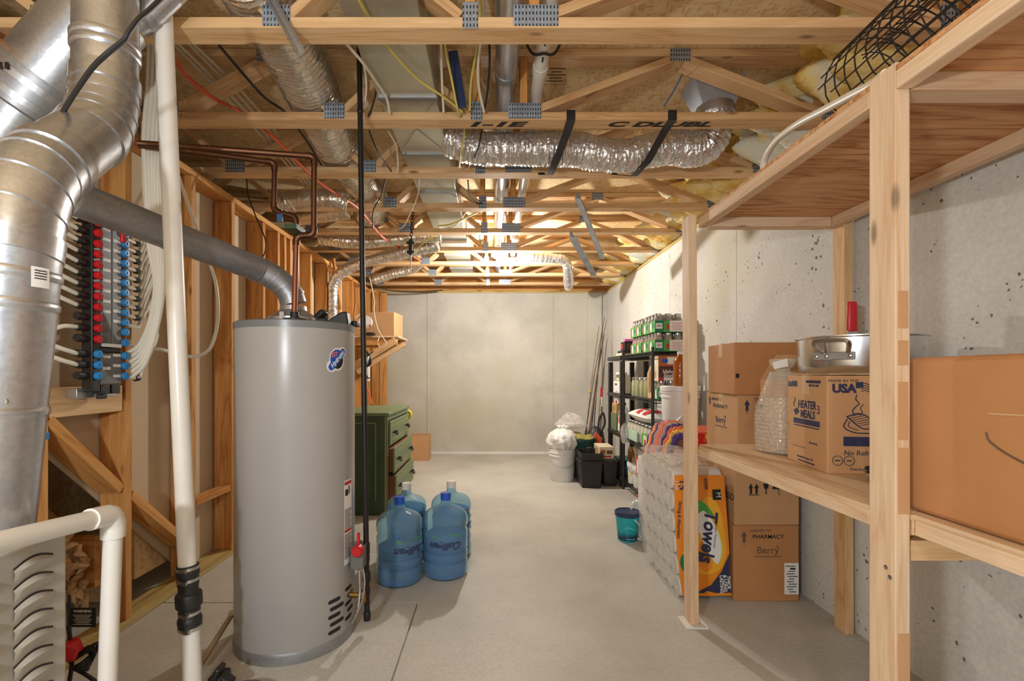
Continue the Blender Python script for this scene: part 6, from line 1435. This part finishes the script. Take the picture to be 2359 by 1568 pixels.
def blobbag(lab, c, r, mat, seed, name='plastic_bag', cat='bag'):
    rn = random.Random(seed); mb = MB().lathe([(abs(math.sin(PI*i/18)), -math.cos(PI*i/18)) for i in range(19)], 30)
    ph = [rn.uniform(0, 6) for _ in range(6)]
    for v in mb.v:
        k = 1+.16*math.sin(v.x*4+ph[0])*math.sin(v.y*4+ph[1])+.14*math.sin(v.z*5+ph[2])+.05*math.sin(v.x*11+v.z*9+ph[3])+.04*math.sin(v.y*13+v.x*8+ph[4])+rn.uniform(-.025,.025); v *= k
    mb.map(lambda p: (c[0]+p.x*r[0], c[1]+p.y*r[1], c[2]+p.z*r[2])); return tag(obj(name, mb, mat, ang=20), lab, cat)
blobbag('big clear plastic bag of odds and ends lying over the dark green tub', (.93, 5.72, .60), (.17, .15, .10), 'bagfilm', 4)
tag(obj('bin', MB().lathe([(0,0),(.15,0),(.17,.47),(.16,.47),(.14,.02),(0,.02)], 28, (.90, 5.78, 0)), 'greyplastic'), 'grey bin under the big clear plastic bag', 'bin')
ob_ = thing('backpack', 'black and orange backpack slumped beside the fishing rods', 'bag', (1.2, 5.55, 0))
mb = MB().lathe([(0,0),(.09,.0),(.12,.1),(.12,.34),(.09,.50),(.04,.56),(0,.57)], 14, (1.215, 5.62, 0)); rn = random.Random(6)
for v in mb.v: v += V(rn.uniform(-.01,.01), rn.uniform(-.01,.01), 0)
obj('pack', mb, 'rubber', ob_)
obj('flap', MB().prism([(-.06,0),(.05,.02),(.07,.16),(-.01,.24),(-.07,.12)], .02, face((1.20, 5.495, .28), (1,0,0), (0,0,1))), 'orangecable', ob_, bev=.006, label='orange panel')
obj('strap', MB().tube(smooth([(1.26, 5.52, .50), (1.30, 5.50, .62), (1.275, 5.49, .74), (1.235, 5.50, .66), (1.22, 5.50, .52)]), .012, 8), 'rubber', ob_)
blobbag('crinkled copper orange bag standing right of the dark green tub', (1.205, 5.33, .20), (.06, .05, .20), 'orangefoil' if 'orangefoil' in M else 'rust', 9)
def toolbox(lab, x0, y0, w, d, h, tray):
    t = thing('toolbox', lab, 'toolbox', (x0+w/2, y0+d/2, 0), 'black toolboxes on the floor')
    v = [(x0+.02,y0+.015,0),(x0+w-.02,y0+.015,0),(x0+w-.02,y0+d-.015,0),(x0+.02,y0+d-.015,0),(x0,y0,h),(x0+w,y0,h),(x0+w,y0+d,h),(x0,y0+d,h)]
    obj('body', MB().add(v, [(0,3,2,1),(4,5,6,7),(0,1,5,4),(1,2,6,5),(2,3,7,6),(3,0,4,7)]), 'black', t, bev=.008)
    obj('rim', MB().box((x0-.008,y0-.008,h-.03), (x0+w+.008,y0+d+.008,h-.005)), 'black', t, bev=.006)
    obj('latch', MB().cbox((x0+w/2, y0-.012, h-.03), (.05,.012,.04)), 'black', t, bev=.003)
    if tray:
        z = h+.001; mb = MB().box((x0+.01,y0-.01,z), (x0+w-.0,y0+d-.02,z+.012))
        for a, b in (((x0+.005,y0-.015,z+.012),(x0+w+.005,y0-.007,z+.075)), ((x0+.005,y0+d-.03,z+.012),(x0+w+.005,y0+d-.022,z+.075)), ((x0+.005,y0-.007,z+.012),(x0+.013,y0+d-.03,z+.075)), ((x0+w-.003,y0-.007,z+.012),(x0+w+.005,y0+d-.03,z+.075))): mb.box(a, b)
        obj('tray', mb, 'black', t, bev=.003); obj('tray_handle', MB().box((x0+w/2-.03,y0+.10,z+.012), (x0+w/2+.03,y0+.15,z+.12)), 'black', t, bev=.01)
    return t
toolbox('black toolbox with an open tray on its lid, in front of the dark green tub', .905, 4.90, .235, .36, .29, True)
toolbox('black toolbox carrying the cream printed carton, left of the rack post', 1.155, 4.975, .165, .28, .285, False)
goods('ammo_carton', 'cream carton with dark printed pictures resting on the black toolbox', (1.13, 5.02, .287), (1.285, 5.30, .415), 'cream', [('R','f',(.1,.45,.4,.75),'rust'), ('R','f',(.5,.4,.9,.7),'inkbrown'), ('R','f',(.2,.12,.8,.25),'redink'), ('R','s',(.2,.2,.8,.8),'card')])
# fishing rods leaning in the corner
GR = 'fishing rods leaning in the corner'
tops = [(1393,728),(1397,735),(1388,760),(1384,800),(1399,780),(1392,770),(1396,800),(1380,750)]
bots = [(1345,975),(1352,985),(1360,990),(1366,1000),(1374,1000),(1356,1000),(1382,990),(1348,960)]
wl = ['tallest fishing rod, tip highest against the wall corner', 'second tallest fishing rod, beside the tallest', 'fishing rod third from the right at the tips', 'fishing rod whose tip bends left of the bundle', 'fishing rod at the right edge of the bundle', 'fishing rod in the middle of the bundle', 'short rod with red and white float near its middle', 'leftmost fishing rod with a yellow float']
for i, ((tx, ty), (bx_, by)) in enumerate(zip(tops, bots)):
    t = thing('fishing_rod', wl[i], 'fishing rod', P(bx_, by, 5.9), GR); a = P(tx, ty, 6.55); b = P(bx_, by, 6.0+.03*i)
    b = V(b.x, b.y, .30); d = (a-b)
    obj('rod', MB().tube([b, b+d*.5+V(-.01,0,-.0), a], [.007, .0055, .003], 8), ['iron', 'copperdark', 'black'][i % 3], t)
    obj('grip', MB().tube([V(b.x-d.x*.12, b.y-d.y*.12, .02), b, b+d*.10], .013, 8), 'brass' if i % 2 else 'rubber', t)
    for f_ in (.35, .55, .75, .92): p = b+d*f_; obj('guide', MB().tube([p+V(.010*math.cos(k*PI/4)-.008, -.004, .010*math.sin(k*PI/4)) for k in range(9)], .0018, 5), 'chrome', t)
    if i == 6:
        p = b+d*.36; obj('float', MB().tube([p-d.normalized()*.0+V(-.015,-.012,.0), p+V(-.012,-.012,.13)], .014, 10), 'white', t); obj('float', MB().tube([p+V(-.012,-.012,.13), p+V(-.009,-.012,.26)], .016, 10), 'red', t)
    if i == 7:
        p = b+d*.42; obj('float', MB().lathe([(0,-.02),(.018,0),(0,.02)], 12, p+V(-.02,-.01,0)), 'yellow', t)
# teal pail and milk jug
tpl = thing('snack_pail', 'small teal pail with dark blue lid and tree silhouettes standing on the open floor', 'pail', (.963, 3.36, 0))
px_, py_ = .963, 3.385
obj('pail', MB().lathe([(0,0),(.064,0),(.067,.006),(.084,.180),(.086,.182),(.086,.19),(0,.19)], 40, (px_, py_, 0)), 'teal', tpl)
obj('lid', MB().lathe([(.087,.178),(.090,.180),(.090,.205),(.086,.210),(.082,.203),(0,.202)], 40, (px_, py_, 0)), 'navy', tpl)
cone = lambda mb: mb.map(lambda p: (px_+math.cos(-PI/2+p.x/.075)*(.0672+.0945*p.y+p.z), py_+math.sin(-PI/2+p.x/.075)*(.0672+.0945*p.y+p.z), p.y))
tr = MB(); rn = random.Random(2)
for i in range(18):
    x = -.10+i*.012; h = .02+rn.uniform(.01, .035); k = x
    tr.add([(x-.006,.03,.0012),(x+.006,.03,.0012),(x,.03+h,.0012)], [(0,1,2)])
tr.join(grid(-.11, .11, .012, .033, 16, .0012)); obj('tree_print', cone(tr), 'navy', tpl)
mm = MB(); mm.add([(-.06,.085,.0011),(-.03,.105,.0011),(-.01,.118,.0011),(.02,.10,.0011),(.05,.088,.0011),(.02,.094,.0011),(-.01,.108,.0011),(-.03,.098,.0011)], [(0,1,6,7),(1,2,6),(2,3,5,6),(3,4,5)]); M['skyprint'] = plain('light_teal_print', (98, 196, 206), .4); obj('mountain_print', cone(mm), 'skyprint', tpl)
obj('canoe_print', cone(grid(-.03, .045, .022, .029, 8, .0016)), 'skyprint', tpl)
obj('handle', MB().tube(smooth([(px_+.087, py_-.01, .165), (px_+.083, py_-.05, .135), (px_+.05, py_-.082, .12), (px_+.03, py_-.086, .165)][:3]+[(px_+.02, py_-.086, .172)]), .004, 8) if 0 else MB().tube(smooth([(px_+.028, py_-.083, .170), (px_+.05, py_-.075, .145), (px_+.075, py_-.05, .115), (px_+.088, py_-.005, .105)]), .0045, 8), 'white', tpl)
M['milk'] = filmmat('milky_plastic', (220, 226, 220), .62, .3, .05, 10)
mk = thing('milk_jug', 'empty translucent gallon jug standing behind the teal pail beside the paper towels', 'jug', (1.12, 3.55, 0))
sq = lambda mb, cx, cy: mb.map(lambda p: (cx+(p.x-cx)*(1+.10*abs(math.sin(2*math.atan2(p.y-cy, p.x-cx)))), cy+(p.y-cy)*(1+.10*abs(math.sin(2*math.atan2(p.y-cy, p.x-cx)))), p.z))
obj('bottle', sq(MB().lathe([(0,0),(.068,0),(.075,.01),(.076,.16),(.066,.21),(.035,.245),(.022,.255),(.021,.275)], 32, (1.09, 3.52, 0)), 1.09, 3.52), 'milk', mk)
obj('handle', MB().tube(smooth([(1.055, 3.485, .245), (1.03, 3.47, .235), (1.012, 3.455, .19), (1.022, 3.465, .14)]), .013, 10), 'milk', mk)
obj('cap', MB().lathe([(.022,.270),(.022,.285),(0,.286)], 16, (1.09, 3.52, 0)), 'redink', mk)
